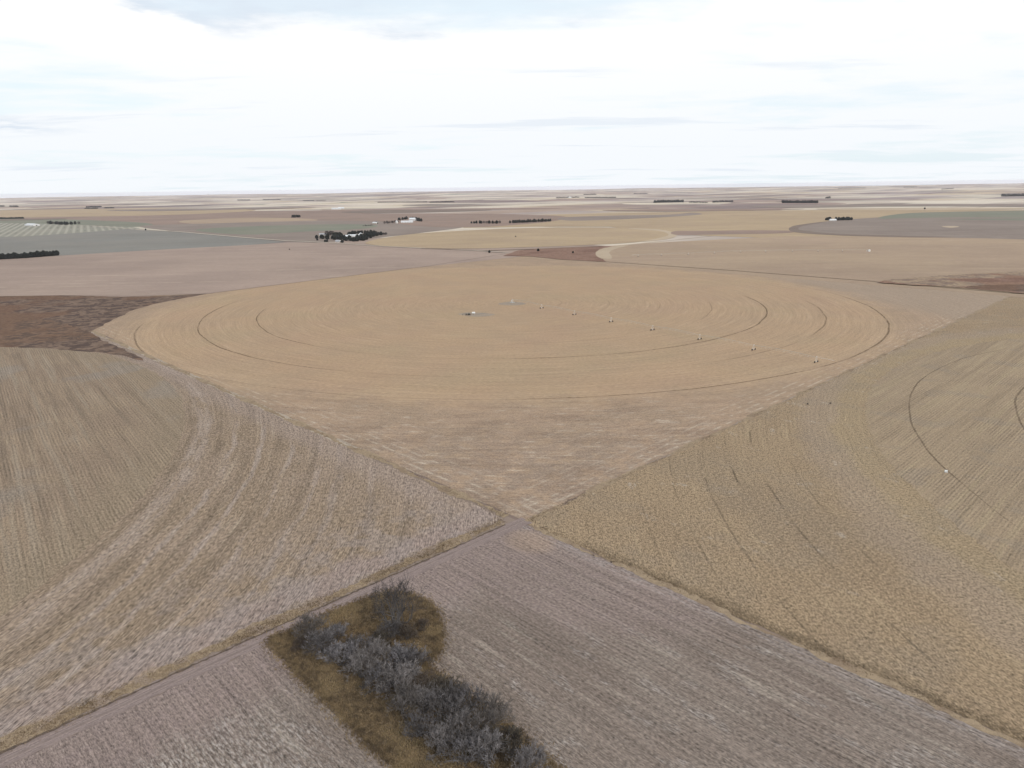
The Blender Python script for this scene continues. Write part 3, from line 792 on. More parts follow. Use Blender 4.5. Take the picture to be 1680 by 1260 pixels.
mWallW = simple_mat('white_siding', (.75,.75,.74), .7, 0, .05)
mWallR = simple_mat('red_siding', (.3,.08,.06), .8, 0, .1)
gable('machine_shed', 53,370.5, 26,72,6,3.5, .25, mWallW, mRoofW, 'long white machine shed at the far left beside the strip fields', 'shed')
gable('farm_shed', 568,390.5, 16,30,5,3, .6, mWallW, mRoofW, 'white shed inside the dark grove left of centre, left of the pale yard', 'shed')
gable('farm_shed', 583,388.5, 14,40,4,2.6, .75, mWallW, mRoofW, 'long white shed in the open yard of the dark grove left of centre', 'shed')
gable('farmhouse', 555,397.2, 9,13,3,2.4, .3, mWallW, mRoofG, 'small pale farmhouse on the near edge of the dark grove', 'house', chim=True)
gable('farm_shed', 531,386.5, 12,24,4,2.6, .9, mWallC, mRoofG, 'grey roofed shed behind the left end of the dark grove', 'shed')
gable('farm_shed', 668,365.5, 20,46,5,3, .75, mWallW, mRoofW, 'white shed in front of the farther farmstead grove', 'shed')
gable('farm_shed', 677,362.5, 22,24,8,5, .6, mWallW, mRoofW, 'tall white barn among the trees of the farther farmstead', 'barn')
gable('farm_shed', 616,367, 14,20,4,2.6, .3, mWallC, mRoofW, 'pale shed at the left tip of the farther farmstead', 'shed')
gable('farm_shed', 1366,362.4, 12,22,4,2.6, .8, mWallW, mRoofW, 'white shed in the gap of the tree row above the dark circle on the right', 'shed')
gable('farm_shed', 552,343.6, 22,60,7,4, .8, mWallW, mRoofW, 'bright white shed on the plain above the green field, left one of a pair', 'shed', T=True)
gable('farm_shed', 560,342.6, 22,40,7,4, .8, mWallW, mRoofW, 'bright white shed on the plain above the green field, right one of a pair', 'shed', T=True)
gable('farm_shed', 933,324.6, 24,60,7,4, .8, mWallW, mRoofW, 'tiny white shed in the distant farmstead right of centre near the horizon', 'shed', T=True)
def grain_bin(u, v, r, h, label):
    p = np.array([*G(u, v), 0.0]); o = empty('grain_bin', tuple(p)); tag(o, label, 'grain bin', 'round steel grain bins')
    prof = []
    for i in range(12): prof += [(r, i*h/12), (r+.05, (i+.5)*h/12)]
    prof.append((r, h))
    m = MB(); m.lathe(prof, 24); m.build('wall', mGalv, o)
    m = MB(); m.lathe([(r+.2,h-.05),(r+.2,h+.1),(.6,h+r*.55),(.5,h+r*.55+.4),(.05,h+r*.55+.5)], 24); m.build('roof', mRoofW, o)
grain_bin(592,387.5,5,7,'round steel grain bin right of the pale yard in the dark grove')
grain_bin(651,366.4,5,8,'round steel grain bin left of the farther farmstead grove')
def elevator():
    p = GT(342,319.6); o = empty('grain_elevator', tuple(p), .5); tag(o, 'tall white grain elevator tiny on the horizon at the left', 'grain elevator')
    for i in range(5):
        m = MB(); m.lathe([(7,0),(7,38),(6.6,39)], 20, 'z', ((i-2)*14.4,0,0)); m.build('silo', mWallW, o)
    m = MB(); m.box(-20,20,-5,5,39,44); m.box(-30,-16,-6,6,44.1,58); m.build('headhouse', mWallW, o)
elevator()

# ------------------------------------------------------------------ evergreen and distant trees
mNeedle = simple_mat('evergreen_needles', (.026,.032,.026), .9, 0, .5, .7)
mLeafB = simple_mat('brown_winter_twigs', (.075,.062,.056), .9, 0, .5, .7)
mBark = simple_mat('bark', (.10,.085,.075), .9, 0, .35, 2.0)
def crown_mesh(name, r, h, base, n, mat, seed, cone=.5, sz=.5, lobes=7):
    g = np.random.default_rng(seed); V = []; 
    lb = g.normal(size=(lobes, 3)); lb /= np.linalg.norm(lb, axis=1)[:, None]
    pts = g.normal(size=(n, 3)); pts /= np.linalg.norm(pts, axis=1)[:, None]
    bias = 1+.28*np.max(pts@lb.T, axis=1)
    rad = (.62+.38*g.random(n)**.5)*bias*.85
    z = pts[:, 2]*rad; taper = 1-cone*(z*.5+.5)
    P = np.stack([pts[:, 0]*rad*r*taper, pts[:, 1]*rad*r*taper, base+(z*.5+.5)*h], 1)
    a = g.normal(size=(n, 3)); a /= np.linalg.norm(a, axis=1)[:, None]
    b = np.cross(a, g.normal(size=(n, 3))); b /= np.linalg.norm(b, axis=1)[:, None]
    s = sz*(.6+.8*g.random((n, 1)))
    q = np.stack([P-a*s-b*s*.5, P+a*s-b*s*.6, P+a*s*.7+b*s*.7, P-a*s*.8+b*s*.5], 1).reshape(-1, 3)
    q[:, 2] = np.maximum(q[:, 2], .05)
    return np_mesh(name, q, np.arange(4*n).reshape(-1, 4), mat)
def trunk_mesh(name, h, r, seed):
    g = random.Random(seed); m = MB(); p = (0, 0, 0)
    m.bar((0,0,0), (g.uniform(-.1,.1),g.uniform(-.1,.1),h*.5), r, r*.7, 7); m.bar((0,0,h*.5), (0,0,h), r*.7, r*.25, 7)
    for i in range(4):
        q = g.uniform(0, 2*PI); z = h*g.uniform(.35,.7); m.bar((0,0,z), (math.cos(q)*h*.25,math.sin(q)*h*.25,z+h*.18), r*.4, r*.1, 5)
    return m.mesh(name, mBark)
EV = [(crown_mesh('crown', 4.2+.4*i, 8.5+.5*i, .3, 620, mNeedle, 40+i, .4, .75), trunk_mesh('trunk', 6, .22, i)) for i in range(3)]
BR_ = [(crown_mesh('crown', 4.4, 7.6, 1.0, 520, mLeafB, 60+i, .15, .42), trunk_mesh('trunk', 6, .25, 9+i)) for i in range(2)]
def tree(p, kind, s, label, group, name='evergreen_tree', cat='tree'):
    cr, tr = kind
    o = empty(name, (p[0], p[1], p[2] if len(p) > 2 else 0), random.uniform(0, 6.28)); o.scale = (s*random.uniform(.9,1.12), s*random.uniform(.9,1.12), s*random.uniform(.85,1.15))
    tag(o, label, cat, group); link('crown', cr, o); link('trunk', tr, o); return o
def trees_px(path, n, wid, label, group, s=(.9, 1.2), kinds=EV, name='evergreen_tree', rows=1):
    """trees strung along a path given in the photo's directions, planted where it meets the ground"""
    P = [G(*p) for p in path]; seg = [np.linalg.norm(b-a) for a, b in zip(P[:-1], P[1:])]; L = sum(seg)
    for i in range(n):
        d = (i+.5+random.uniform(-.25, .25))/n*L; k = 0
        while k < len(seg)-1 and d > seg[k]: d -= seg[k]; k += 1
        a, b = P[k], P[k+1]; u = (b-a)/seg[k]; nn = np.array([-u[1], u[0]])
        q = a+u*d+nn*(((i % rows)-(rows-1)/2)*wid/max(1, rows)+random.uniform(-.2, .2)*wid)
        tree(q, random.choice(kinds), random.uniform(*s), label, group, name)
# left edge windbreak
trees_px([(-30,427.5),(40,423.5),(97,419)], 44, 12, 'dark evergreen in the dense straight row at the left edge above the pinkish field', 'evergreens of the left edge windbreak', (1.0,1.25), rows=2)
# dark grove
gl = 'dark evergreen tree in the grove around the farmyard left of centre'
gg = 'evergreens of the dark farmyard grove'
trees_px([(522,391),(545,392.5),(566,394.5),(588,396),(596,393.5),(604,389.5),(622,385.5)], 44, 22, gl, gg, (1.0,1.35), rows=3)
trees_px([(526,389.8),(560,391.8),(585,393.5),(600,389),(618,384.8)], 22, 14, gl, gg, (1.0,1.35), rows=2)
trees_px([(571,387.5),(580,384.5),(592,383.3),(617,384)], 18, 8, gl, gg, (.9,1.2), rows=1)
trees_px([(549,389.5),(560,388)], 6, 10, gl, gg, (1.2,1.5))
trees_px([(532,397.2),(538,397)], 3, 3, 'dark evergreen bush on the near side of the farmyard grove by the road', 'evergreen bushes by the grove road', (.6,.7))
trees_px([(520,394.6),(521,394)], 1, 2, 'small lone dark evergreen at the left end of the farmyard grove', None, (.6,.7))
trees_px([(560,398),(563,398.2)], 2, 3, 'dark evergreen just right of the small pale farmhouse', 'evergreens beside the farmhouse', (.6,.8))
trees_px([(536,387),(547,386)], 4, 10, 'tall bare brown tree behind the left end of the farmyard grove', 'bare trees behind the grove', (1.4,1.8), BR_, 'bare_tree')
trees_px([(616,386),(635,385.3)], 8, 8, 'brown leafless tree at the right tail of the farmyard grove', 'bare trees at the grove tail', (.7,1.0), BR_, 'bare_tree')
# farther farmstead
trees_px([(653,361.5),(665,360),(676,359.8),(690,363.5)], 22, 14, 'dark evergreen tree sheltering the farther farmstead', 'evergreens of the farther farmstead', (1.1,1.4), rows=2)
trees_px([(614,366.8),(620,367)], 5, 5, 'dark evergreen bush at the left tip of the farther farmstead', 'bushes at the farther farmstead tip', (.7,.9))
trees_px([(630,367.5),(640,366.5),(655,365)], 9, 10, 'brown leafless tree along the lane of the farther farmstead', 'bare trees along the farther lane', (.9,1.2), BR_, 'bare_tree')
trees_px([(595,371.5),(612,370.6)], 6, 10, 'small grey brush clump in the green field before the farther farmstead', 'brush clumps in the green field', (.5,.7), BR_, 'bush')
# rows behind main field
trees_px([(772,366.6),(822,367)], 12, 8, 'dark tree in the broken row above the tan circle, left part', 'trees of the broken left row', (.9,1.3), EV+BR_)
trees_px([(836,366.4),(850,365.8),(905,363.2)], 20, 8, 'dark evergreen in the tight row above the tan circle, right part', 'trees of the tight right row', (1.0,1.3))
trees_px([(1356,361.6),(1362,361.4)], 4, 8, 'dark evergreen left of the white shed above the dark circle', 'evergreens left of the shed', (1.1,1.3))
trees_px([(1370,361.8),(1398,361.2)], 14, 14, 'dark evergreen in the row right of the white shed above the dark circle', 'evergreens right of the shed', (1.1,1.4), rows=2)
trees_px([(78,367.5),(108,369),(133,367.5)], 14, 20, 'dark tree in the farmstead at the far left behind the strip fields', 'trees of the far left farmstead', (1.2,1.6), EV+BR_)
# lone bushes
for u, v, l, s in [(803,415,'small round dark bush at the top corner of the main field, left one',.65),(883,412.4,'round dark bush on the reddish grass above the main field',.7),
                   (940,415.6,'small dark bush on the reddish patch near its right end',.5),(239,378,'small dark bush on the field edge left of the gravel road',.7),
                   (475,410,'tiny dark bush alone in the pinkish fallow field',.3),(1517,343.4,'lone dark tree on the rise above the green field at the right',1.1),
                   (1325,664,'left of two dark tumbleweeds lying just right of the main field',.12),(1362,663,'right of two dark tumbleweeds lying just right of the main field',.13),
                   (846,389,'tiny dark bush alone inside the tan circle beyond the main field',.4)]:
    tree(G(u, v), BR_[0] if s < .3 else EV[0], s, l, None, 'bush', 'bush')
# tree belts kilometres off that read as one dark mass each
def belt(path, n, label, h=11, w=5, mat=mNeedle):
    P = [GT(*p) for p in path]; V = []; L = len(P)-1
    g = np.random.default_rng(n)
    for i in range(n):
        u = i/max(1, n-1)*L; k = min(int(u), L-1); f = u-k
        q = P[k]*(1-f)+P[k+1]*f; z = float(terr(q[0], q[1]))
        s = g.uniform(.7, 1.15)
        for j in range(26):
            c = np.array([q[0]+g.normal()*w*.5, q[1]+g.normal()*w*.5, z+g.random()*h*s])
            a = g.normal(size=3); a /= np.linalg.norm(a); b = np.cross(a, g.normal(size=3)); b /= np.linalg.norm(b); t_ = g.uniform(1.2, 2.4)
            V += [c-a*t_-b*t_, c+a*t_-b*t_, c+a*t_+b*t_, c-a*t_+b*t_]
    V = np.array(V); o = link('tree_belt', np_mesh('tree_belt', V, np.arange(len(V)).reshape(-1, 4), mat)); tag(o, label, 'trees', kind='stuff')
for path, n, l, h in [
    ([(-20,359.8),(38,359)], 60, 'long low dark tree belt at the left edge above the green field', 8),
    ([(1073,333),(1095,332),(1121,332)], 90, 'dark tree belt on the plain right of centre below the horizon', 18),
    ([(1283,333.2),(1341,333.4)], 110, 'dark straight tree belt below the horizon in the right half', 18),
    ([(1643,322.5),(1700,321.6)], 80, 'dark tree belt at the right edge just under the horizon', 20),
    ([(142,340.6),(166,340)], 40, 'bluish tree belt upper one of two at the left under the horizon', 13),
    ([(140,343.4),(160,342.6)], 36, 'thin tree belt lower one of two at the left under the horizon', 10),
    ([(172,342),(186,341.6)], 14, 'broken line of trees just right of the two left tree belts', 10),
    ([(16,339.4),(30,339.6)], 30, 'bluish tree belt near the left edge under the horizon', 14),
    ([(-10,339),(7,339)], 24, 'bluish tree belt touching the left edge under the horizon', 14),
    ([(390,328.8),(410,328.6)], 40, 'dark tree belt under the horizon left of centre, left one', 12),
    ([(432,328.2),(460,328)], 50, 'dark tree belt under the horizon left of centre, right one', 12),
    ([(498,330),(515,329.6)], 16, 'broken clump of trees above the pair of white sheds', 14),
    ([(520,329.6),(533,329.4)], 8, 'loose trees right of the broken clump above the white sheds', 12),
    ([(913,325),(950,324.2)], 30, 'tree clump around the tiny white shed near the horizon', 12),
    ([(960,324.8),(1010,324.4)], 60, 'thin dark belt right of the tiny white shed near the horizon', 9),
    ([(958,319.6),(978,319.4)], 30, 'small belt on the skyline right of centre, left one', 14),
    ([(1040,318.4),(1062,318.2)], 30, 'small belt on the skyline right of centre, right one', 14),
    ([(1132,332.4),(1160,333)], 12, 'scattered brown trees right of the belt right of centre', 9),
    ([(1170,332.4),(1202,331.4)], 24, 'loose dark trees ending the line right of centre', 13),
    ([(1375,309.8),(1420,309)], 40, 'faint tree belt on the right skyline, left one', 16),
    ([(1483,307.6),(1505,307.2)], 30, 'faint tree belt on the right skyline, middle one', 16),
    ([(1545,311),(1564,309.8)], 24, 'pair of dark clumps under the right skyline', 16),
    ([(480,357),(492,356.6)], 12, 'three dark clumps standing on the tan strip above the green field', 12),
    ([(1355,325.6),(1362,325.4)], 8, 'tiny dark clump between the two right hand belts', 14),
    ([(620,332.4),(700,331.6)], 90, 'thin grey tree line under the horizon above the farther farmstead', 5),
    ([(706,332.6),(745,331.8)], 30, 'grey green tree clump under the horizon at the centre', 9)]:
    belt(path, n, l, h)
# a line of utility poles beside the gravel road
mPole = simple_mat('weathered_pole', (.16,.13,.11), .9, 0, .2)
m_ = MB(); m_.bar((0,0,0), (0,0,9.5), .17, .11, 8); POLE = m_.mesh('pole', mPole)
m_ = MB(); m_.box(-1.2,1.2,-.13,-.02,8.7,8.85)
for q in (-1.05, -.4, .4, 1.05): m_.bar((q,-.07,8.85), (q,-.07,9.05), .04)
ARM = m_.mesh('crossarm', mPole)

# ------------------------------------------------------------------ foreground windbreak
WB = smooth_poly(px((446,1053),(476,1037),(540,1008),(600,985),(646,974),(690,984),(714,1008),(721,1040),(716,1068),(699,1094),(730,1118),(790,1162),(850,1208),(905,1256),(1010,1350),(1110,1440),(900,1440),(780,1380),(652,1264),(590,1206),(520,1136),(478,1092)), 6)
def inside(p, poly):
    c = False; n = len(poly)
    for i in range(n):
        a, b = poly[i], poly[(i+1) % n]
        if (a[1] > p[1]) != (b[1] > p[1]) and p[0] < (b[0]-a[0])*(p[1]-a[1])/(b[1]-a[1])+a[0]: c = not c
    return c
mLitter = grass_mat('leaf_litter', C(140,121,96), C(108,94,78), C(150,129,100), 2.4, 1.0)
sheet('windbreak_floor', WB, mLitter, .10, step=.7, jit=.35)
def grass_blades(name, pts, hgt, mat, label, cat='grass', lean=.5, per=4, w=.05):
    n = len(pts)*per
    P = np.repeat(np.array(pts), per, axis=0)+RNG.normal(size=(n, 2))*.16
    H = hgt*(RNG.random(n)*.7+.5); a = RNG.random(n)*2*PI; le = RNG.random(n)*lean*H; b = RNG.random(n)*2*PI
    z0 = np.full(n, .08)
    V = np.stack([np.stack([P[:,0]+np.cos(a)*w, P[:,1]+np.sin(a)*w, z0], 1), np.stack([P[:,0]-np.cos(a)*w, P[:,1]-np.sin(a)*w, z0], 1),
                  np.stack([P[:,0]+np.cos(b)*le, P[:,1]+np.sin(b)*le, z0+H], 1)], 1).reshape(-1, 3)
    o = link(name, np_mesh(name, V, np.arange(3*n).reshape(-1, 3), mat)); tag(o, label, cat, kind='stuff'); return o
mn = np.min(WB, axis=0); mx = np.max(WB, axis=0); pts = []
cl = RNG.random((60, 2))*(mx-mn)+mn
while len(pts) < 44000:
    p = RNG.random(2)*(mx-mn)+mn
    if inside(p, WB): pts.append(p)
for _ in range(9000):
    p = np.array(WB[RNG.integers(len(WB))])+RNG.normal(size=2)*(.5+RNG.random()*1.6)
    pts.append(p)
for i_ in range(len(WB)):                                   # ragged fringe
    a_, b_ = np.array(WB[i_]), np.array(WB[(i_+1) % len(WB)])
    for _ in range(int(np.linalg.norm(b_-a_)*14)): pts.append(a_+(b_-a_)*RNG.random()+RNG.normal(size=2)*.75)
mGrassB = grass_mat('ochre_grass', C(166,145,114), C(126,110,90), C(182,161,126), 1.8, 1.4)
grass_blades('grass', pts, .55, mGrassB, 'tall ochre and brown dead grass under and around the bare trees', w=.09)
vp = []
while len(vp) < 12000:
    q_ = -RNG.random()*420-4
    if RNG.random() < .55+.45*math.sin(q_/5.3)*math.sin(q_/13.0+1): vp.append((-7.7+RNG.normal()*1.7, q_))
mGrassY = grass_mat('straw_grass', C(160,140,116), C(128,111,92), C(176,157,131), 2.4, 1.2)
grass_blades('grass', vp, .3, mGrassY, 'straw coloured grass strip along the left side of the dirt track', w=.08, per=3)
# weeds at the field margins
mp = [(-RNG.random()**1.5*400-10, -.5+RNG.normal()*1.6) for _ in range(2500)]+[(RNG.normal()*.7, RNG.random()**1.4*500+3) for _ in range(1800)]+[(RNG.random()*260+8, 2.2+RNG.normal()*1.1) for _ in range(2800)]
mp = [q_ for q_ in mp if RNG.random() < .5+.5*math.sin((q_[0]+q_[1])/6.1)*math.sin((q_[0]-q_[1])/17.0+1)]
grass_blades('grass', mp, .35, mGrassY, 'thin dry grass and weeds along the margins between the fields', w=.09, per=3)

def twig_tree(seed, H, spread, depth, stems, up=.5, twist=.5, n_end=4, r0=.16, droop=0.0, kids=4):
    """bare winter tree: returns (limb mesh arrays, twig mesh arrays)"""
    g = np.random.default_rng(seed); limbs = []; twigs = []
    def grow(p, d, L, r, k):
        segs = 3 if k < depth-1 else 2
        for s in range(segs):
            d = d+g.normal(size=3)*.16*twist; d[2] += .06*up; d /= np.linalg.norm(d)
            q = p+d*L/segs; r2 = r*(1-.42/segs)
            (limbs if k <= depth-2 else twigs).append((p, q, r, r2)); 
            if k < depth:
                nk = kids if s == segs-1 else max(1, kids-2)
                for _ in range(nk):
                    if s < segs-1 and g.random() < .5: continue
                    a = g.normal(size=3); a -= d*(a@d); a /= np.linalg.norm(a)
                    an = g.uniform(.35, .95)
                    nd = d*math.cos(an)+a*math.sin(an); nd[2] += up*.25-droop; nd /= np.linalg.norm(nd)
                    grow(q, nd, L*g.uniform(.55, .86), r2*.62, k+1)
            p, r = q, r2
    for s in range(stems):
        a = 2*PI*s/stems+g.uniform(-.4, .4); tilt = g.uniform(.15, 1)*spread
        d = np.array([math.cos(a)*tilt, math.sin(a)*tilt, 1.0]); d /= np.linalg.norm(d)
        grow(np.array([math.cos(a)*.15, math.sin(a)*.15, 0.0]), d, H*.36, r0*g.uniform(.7, 1.1), 0)
    return limbs, twigs
def tubes(name, segs, mat, n=3, rmin=.012, zmin=.05):
    A = np.array([s[0] for s in segs]); B = np.array([s[1] for s in segs]); r0 = np.maximum([s[2] for s in segs], rmin); r1 = np.maximum([s[3] for s in segs], rmin*.5)
    A[:, 2] = np.maximum(A[:, 2], 0); B[:, 2] = np.maximum(B[:, 2], zmin)
    d = B-A; d /= np.linalg.norm(d, axis=1)[:, None]+1e-9
    ref = np.where(np.abs(d[:, 2:3]) > .9, np.array([[1., 0, 0]]), np.array([[0., 0, 1.]])); u = np.cross(d, ref); u /= np.linalg.norm(u, axis=1)[:, None]; w = np.cross(d, u)
    V = []
    for P, r in ((A, r0), (B, r1)):
        for i in range(n):
            q = 2*PI*i/n; V.append(P+(u*math.cos(q)+w*math.sin(q))*r[:, None])
    V = np.stack(V, 1); m = len(segs); base = (np.arange(m)*2*n)[:, None]
    F = np.concatenate([base+np.array([[i, (i+1) % n, n+(i+1) % n, n+i]]) for i in range(n)])
    return np_mesh(name, V.reshape(-1, 3), F, mat)
mLimb = simple_mat('grey_bark', (.13,.118,.112), .9, 0, .3, 1.5)
def twig_mat(name, a, b_, c_):
    m, t, b = new_mat(name, .9, .1)
    oi = t.nodes.new('ShaderNodeObjectInfo'); tc = t.nodes.new('ShaderNodeTexCoord'); r = N(t, oi.outputs['Random'])
    n = noise(t, N(t, tc.outputs['Object']), .75, 3, .6, dims='3D')
    c = mix(t, a, b_, n.sm(.4, .6)); c = mix(t, c, c_, r.sm(.3, 1.0)*.6)
    c = scale_col(t, c, n*1.0+r*.30+.1); t.links.new(c.k, b.inputs['Base Color']); return m
mTwG = twig_mat('grey_twigs', (.14,.127,.123), (.26,.243,.25), (.15,.125,.10))
mTwP = twig_mat('pale_grey_twigs', (.21,.195,.198), (.42,.395,.408), (.20,.175,.155))
mBigT = twig_mat('dark_twigs', (.07,.064,.064), (.12,.11,.115), (.09,.08,.075))
mTwB = twig_mat('brown_twigs', (.11,.092,.076), (.18,.155,.125), (.14,.10,.08))
PROT = {}
def prot(key, seed, H, spread, depth, stems, mat, **kw):
    rm = kw.pop('rmin', .02)
    l, t_ = twig_tree(seed, H, spread, depth, stems, **kw)
    PROT[key] = (tubes('trunk', l, mLimb, 4, .02), tubes('twigs', t_, mat, 3, rm)); return len(l), len(t_)
print('big', prot('big', 5, 13.5, .95, 4, 10, mBigT, up=1.0, twist=1.5, r0=.34, kids=2, rmin=.045))
for i, (mt, H, sp) in enumerate([(mTwG, 6.0, .7), (mTwP, 5.6, .8), (mTwG, 7.0, .6), (mTwB, 4.2, 1.0), (mTwP, 6.4, .7)]):
    print('p', i, prot('p%d' % i, 20+i, H, sp, 4, 7, mt, up=.6, twist=1.0, r0=.13, kids=3, rmin=.042))
def bare(key, u, v, s, label, name='bare_tree', cat='tree', group='bare trees of the near windbreak'):
    p = G(u, v); o = empty(name, (p[0], p[1], .08), random.uniform(0, 6.28)); s = s*(1.08 if key == 'big' else 1.42)
    o.scale = (s*random.uniform(.85,1.12), s*random.uniform(.85,1.12), s*random.uniform(.8,1.2))
    tag(o, label, cat, group)
    for nm, me in zip(('trunk', 'twigs'), PROT[key]): link(nm, me, o)
    return o
bare('big', 648, 1034, 1.12, 'tallest bare dark tree with curved upright limbs at the head of the near windbreak', group=None)
WT = [ # u, v (foot of the tree), kind, size, words
 (512,1050,'p0',.95,'bare grey tree nearest the dirt track at the left corner of the near windbreak'),
 (533,1072,'p2',.85,'bare grey tree second from the left corner of the near windbreak, beside the track'),
 (552,1055,'p1',.72,'small pale bare tree behind the left corner trees, level with the tall tree'),
 (492,1062,'p3',.6,'low brown bush at the very left tip of the near windbreak'),
 (560,1092,'p1',.92,'pale bare tree left of the windbreak waist, in the front line'),
 (590,1078,'p0',.85,'bare grey tree between the corner clump and the windbreak waist'),
 (592,1112,'p4',.9,'pale grey bare tree at the windbreak waist, front side'),
 (622,1098,'p4',.9,'broad pale bare tree in the middle of the windbreak waist'),
 (655,1102,'p1',.95,'bushy pale bare tree at the windbreak waist near the notch'),
 (684,1104,'p2',.75,'dark bare tree right at the notch of the windbreak'),
 (625,1138,'p0',.9,'bare grey tree below the windbreak waist on the grassy side'),
 (658,1140,'p4',1.0,'brightest pale bare tree just below the windbreak waist'),
 (694,1134,'p3',1.0,'brown twiggy tree just below the notch by the right hand field'),
 (728,1150,'p3',1.15,'broad brown bare tree on the right hand edge of the windbreak, upper one'),
 (660,1172,'p2',.8,'bare grey tree in the left half of the windbreak, two thirds down'),
 (693,1172,'p1',.85,'pale bare tree in the centre of the lower windbreak'),
 (762,1178,'p0',1.05,'broad dull grey bare tree on the right hand edge of the windbreak, middle one'),
 (728,1192,'p2',.95,'tall grey bare tree in the lower windbreak between two brown ones'),
 (690,1208,'p0',.85,'bare grey tree on the grassy left margin of the lower windbreak'),
 (760,1216,'p4',.9,'pale bare tree with light twigs near the bottom of the photo'),
 (795,1206,'p2',1.0,'bluish grey bare tree at the right hand edge near the bottom of the photo'),
 (722,1236,'p1',.8,'pale bare tree at the bottom left of the windbreak'),
 (765,1252,'p0',.95,'bare grey tree cut by the lower edge of the photo, left one'),
 (805,1246,'p4',1.0,'pale bare tree cut by the lower edge of the photo, middle one'),
 (838,1238,'p3',1.1,'brown bare tree near the lower edge at the right margin of the windbreak'),
 (868,1272,'p1',.95,'pale bare tree cut by the lower edge of the photo, right one'),
 (625,1064,'p3',.75,'low dark brown brush at the foot of the tallest tree, left side'),
 (668,1050,'p3',.8,'low reddish brown brush at the foot of the tallest tree, right side'),
 (693,1030,'p3',.6,'low reddish brush at the rounded right end of the windbreak head'),
 (640,1046,'p0',.7,'dense dark brush around the trunk of the tallest tree'),
]
for u, v, k, s, l in WT:
    low = 'bush' in l or 'brush' in l
    bare(k, u, v, s, l, 'bush' if low else 'bare_tree', 'bush' if low else 'tree', 'low brush of the near windbreak' if low else 'bare trees of the near windbreak')

# ------------------------------------------------------------------ haze
hm = bpy.data.materials.new('haze_air'); hm.use_nodes = True; t = hm.node_tree
for n_ in list(t.nodes):
    if n_.type != 'OUTPUT_MATERIAL': t.nodes.remove(n_)
pv = t.nodes.new('ShaderNodeVolumePrincipled'); pv.inputs['Color'].default_value = (.91,.90,1.0,1); pv.inputs['Density'].default_value = 1.9e-5; pv.inputs['Anisotropy'].default_value = 0.0
t.links.new(pv.outputs[0], t.nodes['Material Output'].inputs['Volume'])
hb = MB(); hb.box(CX-34500, CX+34500, CY-34500, CY+34500, -40, 133.5)
o = hb.build('haze', hm); tag(o, kind='stuff')

# ------------------------------------------------------------------ sky and sun
SUN_EL, SUN_AZ = math.radians(38), math.radians(100)      # azimuth clockwise from +Y
w = bpy.data.worlds.new('World'); sc.world = w; w.use_nodes = True; t = w.node_tree
bg = t.nodes['Background']; out = t.nodes['World Output']
sky = t.nodes.new('ShaderNodeTexSky'); sky.sky_type = 'NISHITA'; sky.sun_disc = False
sky.sun_elevation = SUN_EL; sky.sun_rotation = SUN_AZ; sky.air_density = 1.0; sky.dust_density = 1.5
t.links.new(sky.outputs[0], bg.inputs[0]); bg.inputs[1].default_value = .15
tc = t.nodes.new('ShaderNodeTexCoord'); sp = t.nodes.new('ShaderNodeSeparateXYZ'); t.links.new(tc.outputs['Generated'], sp.inputs[0])
dx, dy, dz = (N(t, sp.outputs[i]) for i in range(3))
den = dz.abs()+.055
u_ = (dx*RT[0]+dy*RT[1])/den; v_ = (dx*FW[0]+dy*FW[1])/den        # cloud layer plane
warp = noise(t, vec(t, u_*.25, v_*.25), 1, 3)-.5
n1 = noise(t, vec(t, u_*.30+warp*1.2, v_*.42+2.3), 1, 5, .55)
n2 = noise(t, vec(t, u_*.9+4+warp, v_*1.5), 1, 5, .6)
cov = (n1*.7+n2*.3)
cloud = cov.sm(.32, .50)
zen = dz.sm(.02, .26)
ccol = mix(t, (.93,.965,1.0), (1.06,1.06,1.06), zen)
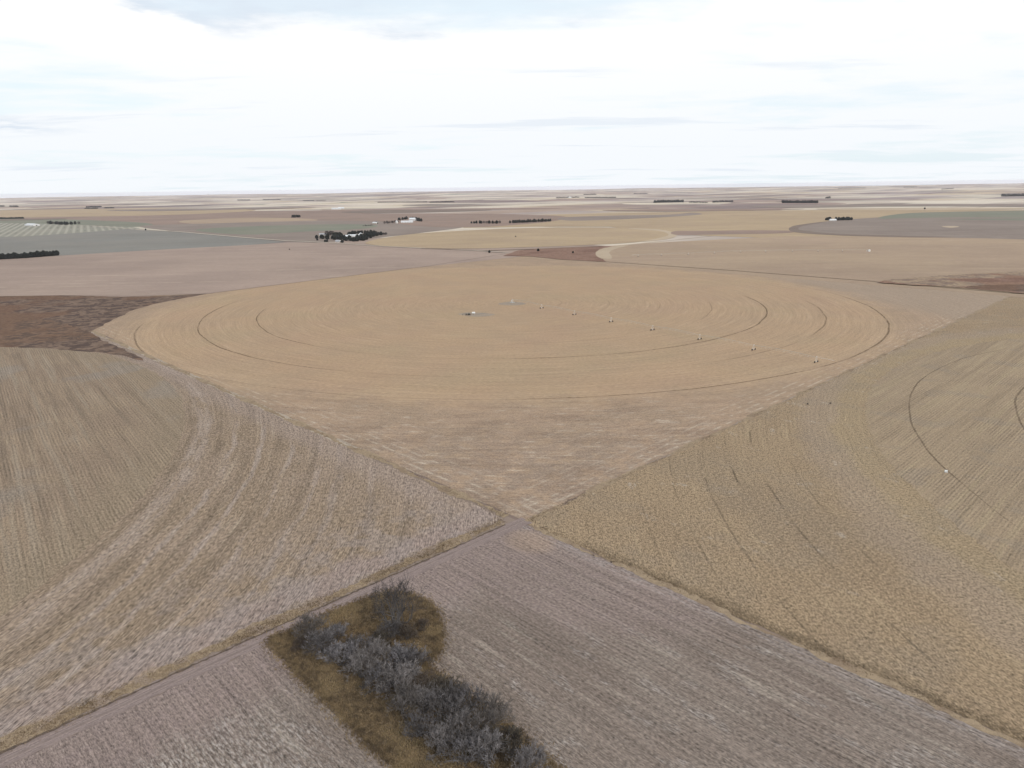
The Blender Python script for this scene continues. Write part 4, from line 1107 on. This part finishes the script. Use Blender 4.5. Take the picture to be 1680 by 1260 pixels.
gn = noise(t, vec(t, u_*1.3+7.7, v_*1.6+1.0), 1, 5, .6)
uw = u_+(gn-.5)*1.6; vw = v_+(gn-.5)*1.2
grey = uw.sm(-1.75, -1.45)*uw.sm(.6, -.2)*vw.sm(3.95, 3.5)                 # shaded cloud base overhead
grey = grey.max(uw.sm(-3.6, -4.3)*vw.sm(5.2, 5.6)*vw.sm(7.2, 6.4)*gn.sm(.42, .6))
grey = grey.max(noise(t, vec(t, u_*.25+2.2, v_*.9+6.0), 1, 5, .6).sm(.6, .72)*.5)
ccol = mix(t, ccol, (.72,.80,.90), grey*.95)
b2 = t.nodes.new('ShaderNodeBackground'); t.links.new(ccol.k, b2.inputs[0]); b2.inputs[1].default_value = 1.0
b3 = t.nodes.new('ShaderNodeBackground'); b3.inputs[0].default_value = (.86,.96,1.02,1); b3.inputs[1].default_value = 1.0
ms = t.nodes.new('ShaderNodeMixShader'); ms.inputs[0].default_value = .88      # thin high veil over the blue
t.links.new(bg.outputs[0], ms.inputs[1]); t.links.new(b3.outputs[0], ms.inputs[2])
ms2 = t.nodes.new('ShaderNodeMixShader'); t.links.new(cloud.k, ms2.inputs[0]); t.links.new(ms.outputs[0], ms2.inputs[1]); t.links.new(b2.outputs[0], ms2.inputs[2])
t.links.new(ms2.outputs[0], out.inputs[0])
sd = bpy.data.lights.new('sun', 'SUN'); sd.energy = 1.3; sd.angle = math.radians(12); sd.color = (1.0,.93,.83)
so = bpy.data.objects.new('sun', sd); COL.objects.link(so)
dirv = Vector((math.sin(SUN_AZ)*math.cos(SUN_EL), math.cos(SUN_AZ)*math.cos(SUN_EL), math.sin(SUN_EL)))
so.rotation_euler = dirv.to_track_quat('Z', 'Y').to_euler()
so.location = (CX, CY, 300)
sc.render.engine = 'CYCLES'
sc.cycles.max_bounces = 6; sc.cycles.volume_bounces = 2; sc.cycles.diffuse_bounces = 2
sc.view_settings.view_transform = 'Standard'; sc.view_settings.look = 'None'; sc.view_settings.gamma = 1; sc.view_settings.exposure = 0.0
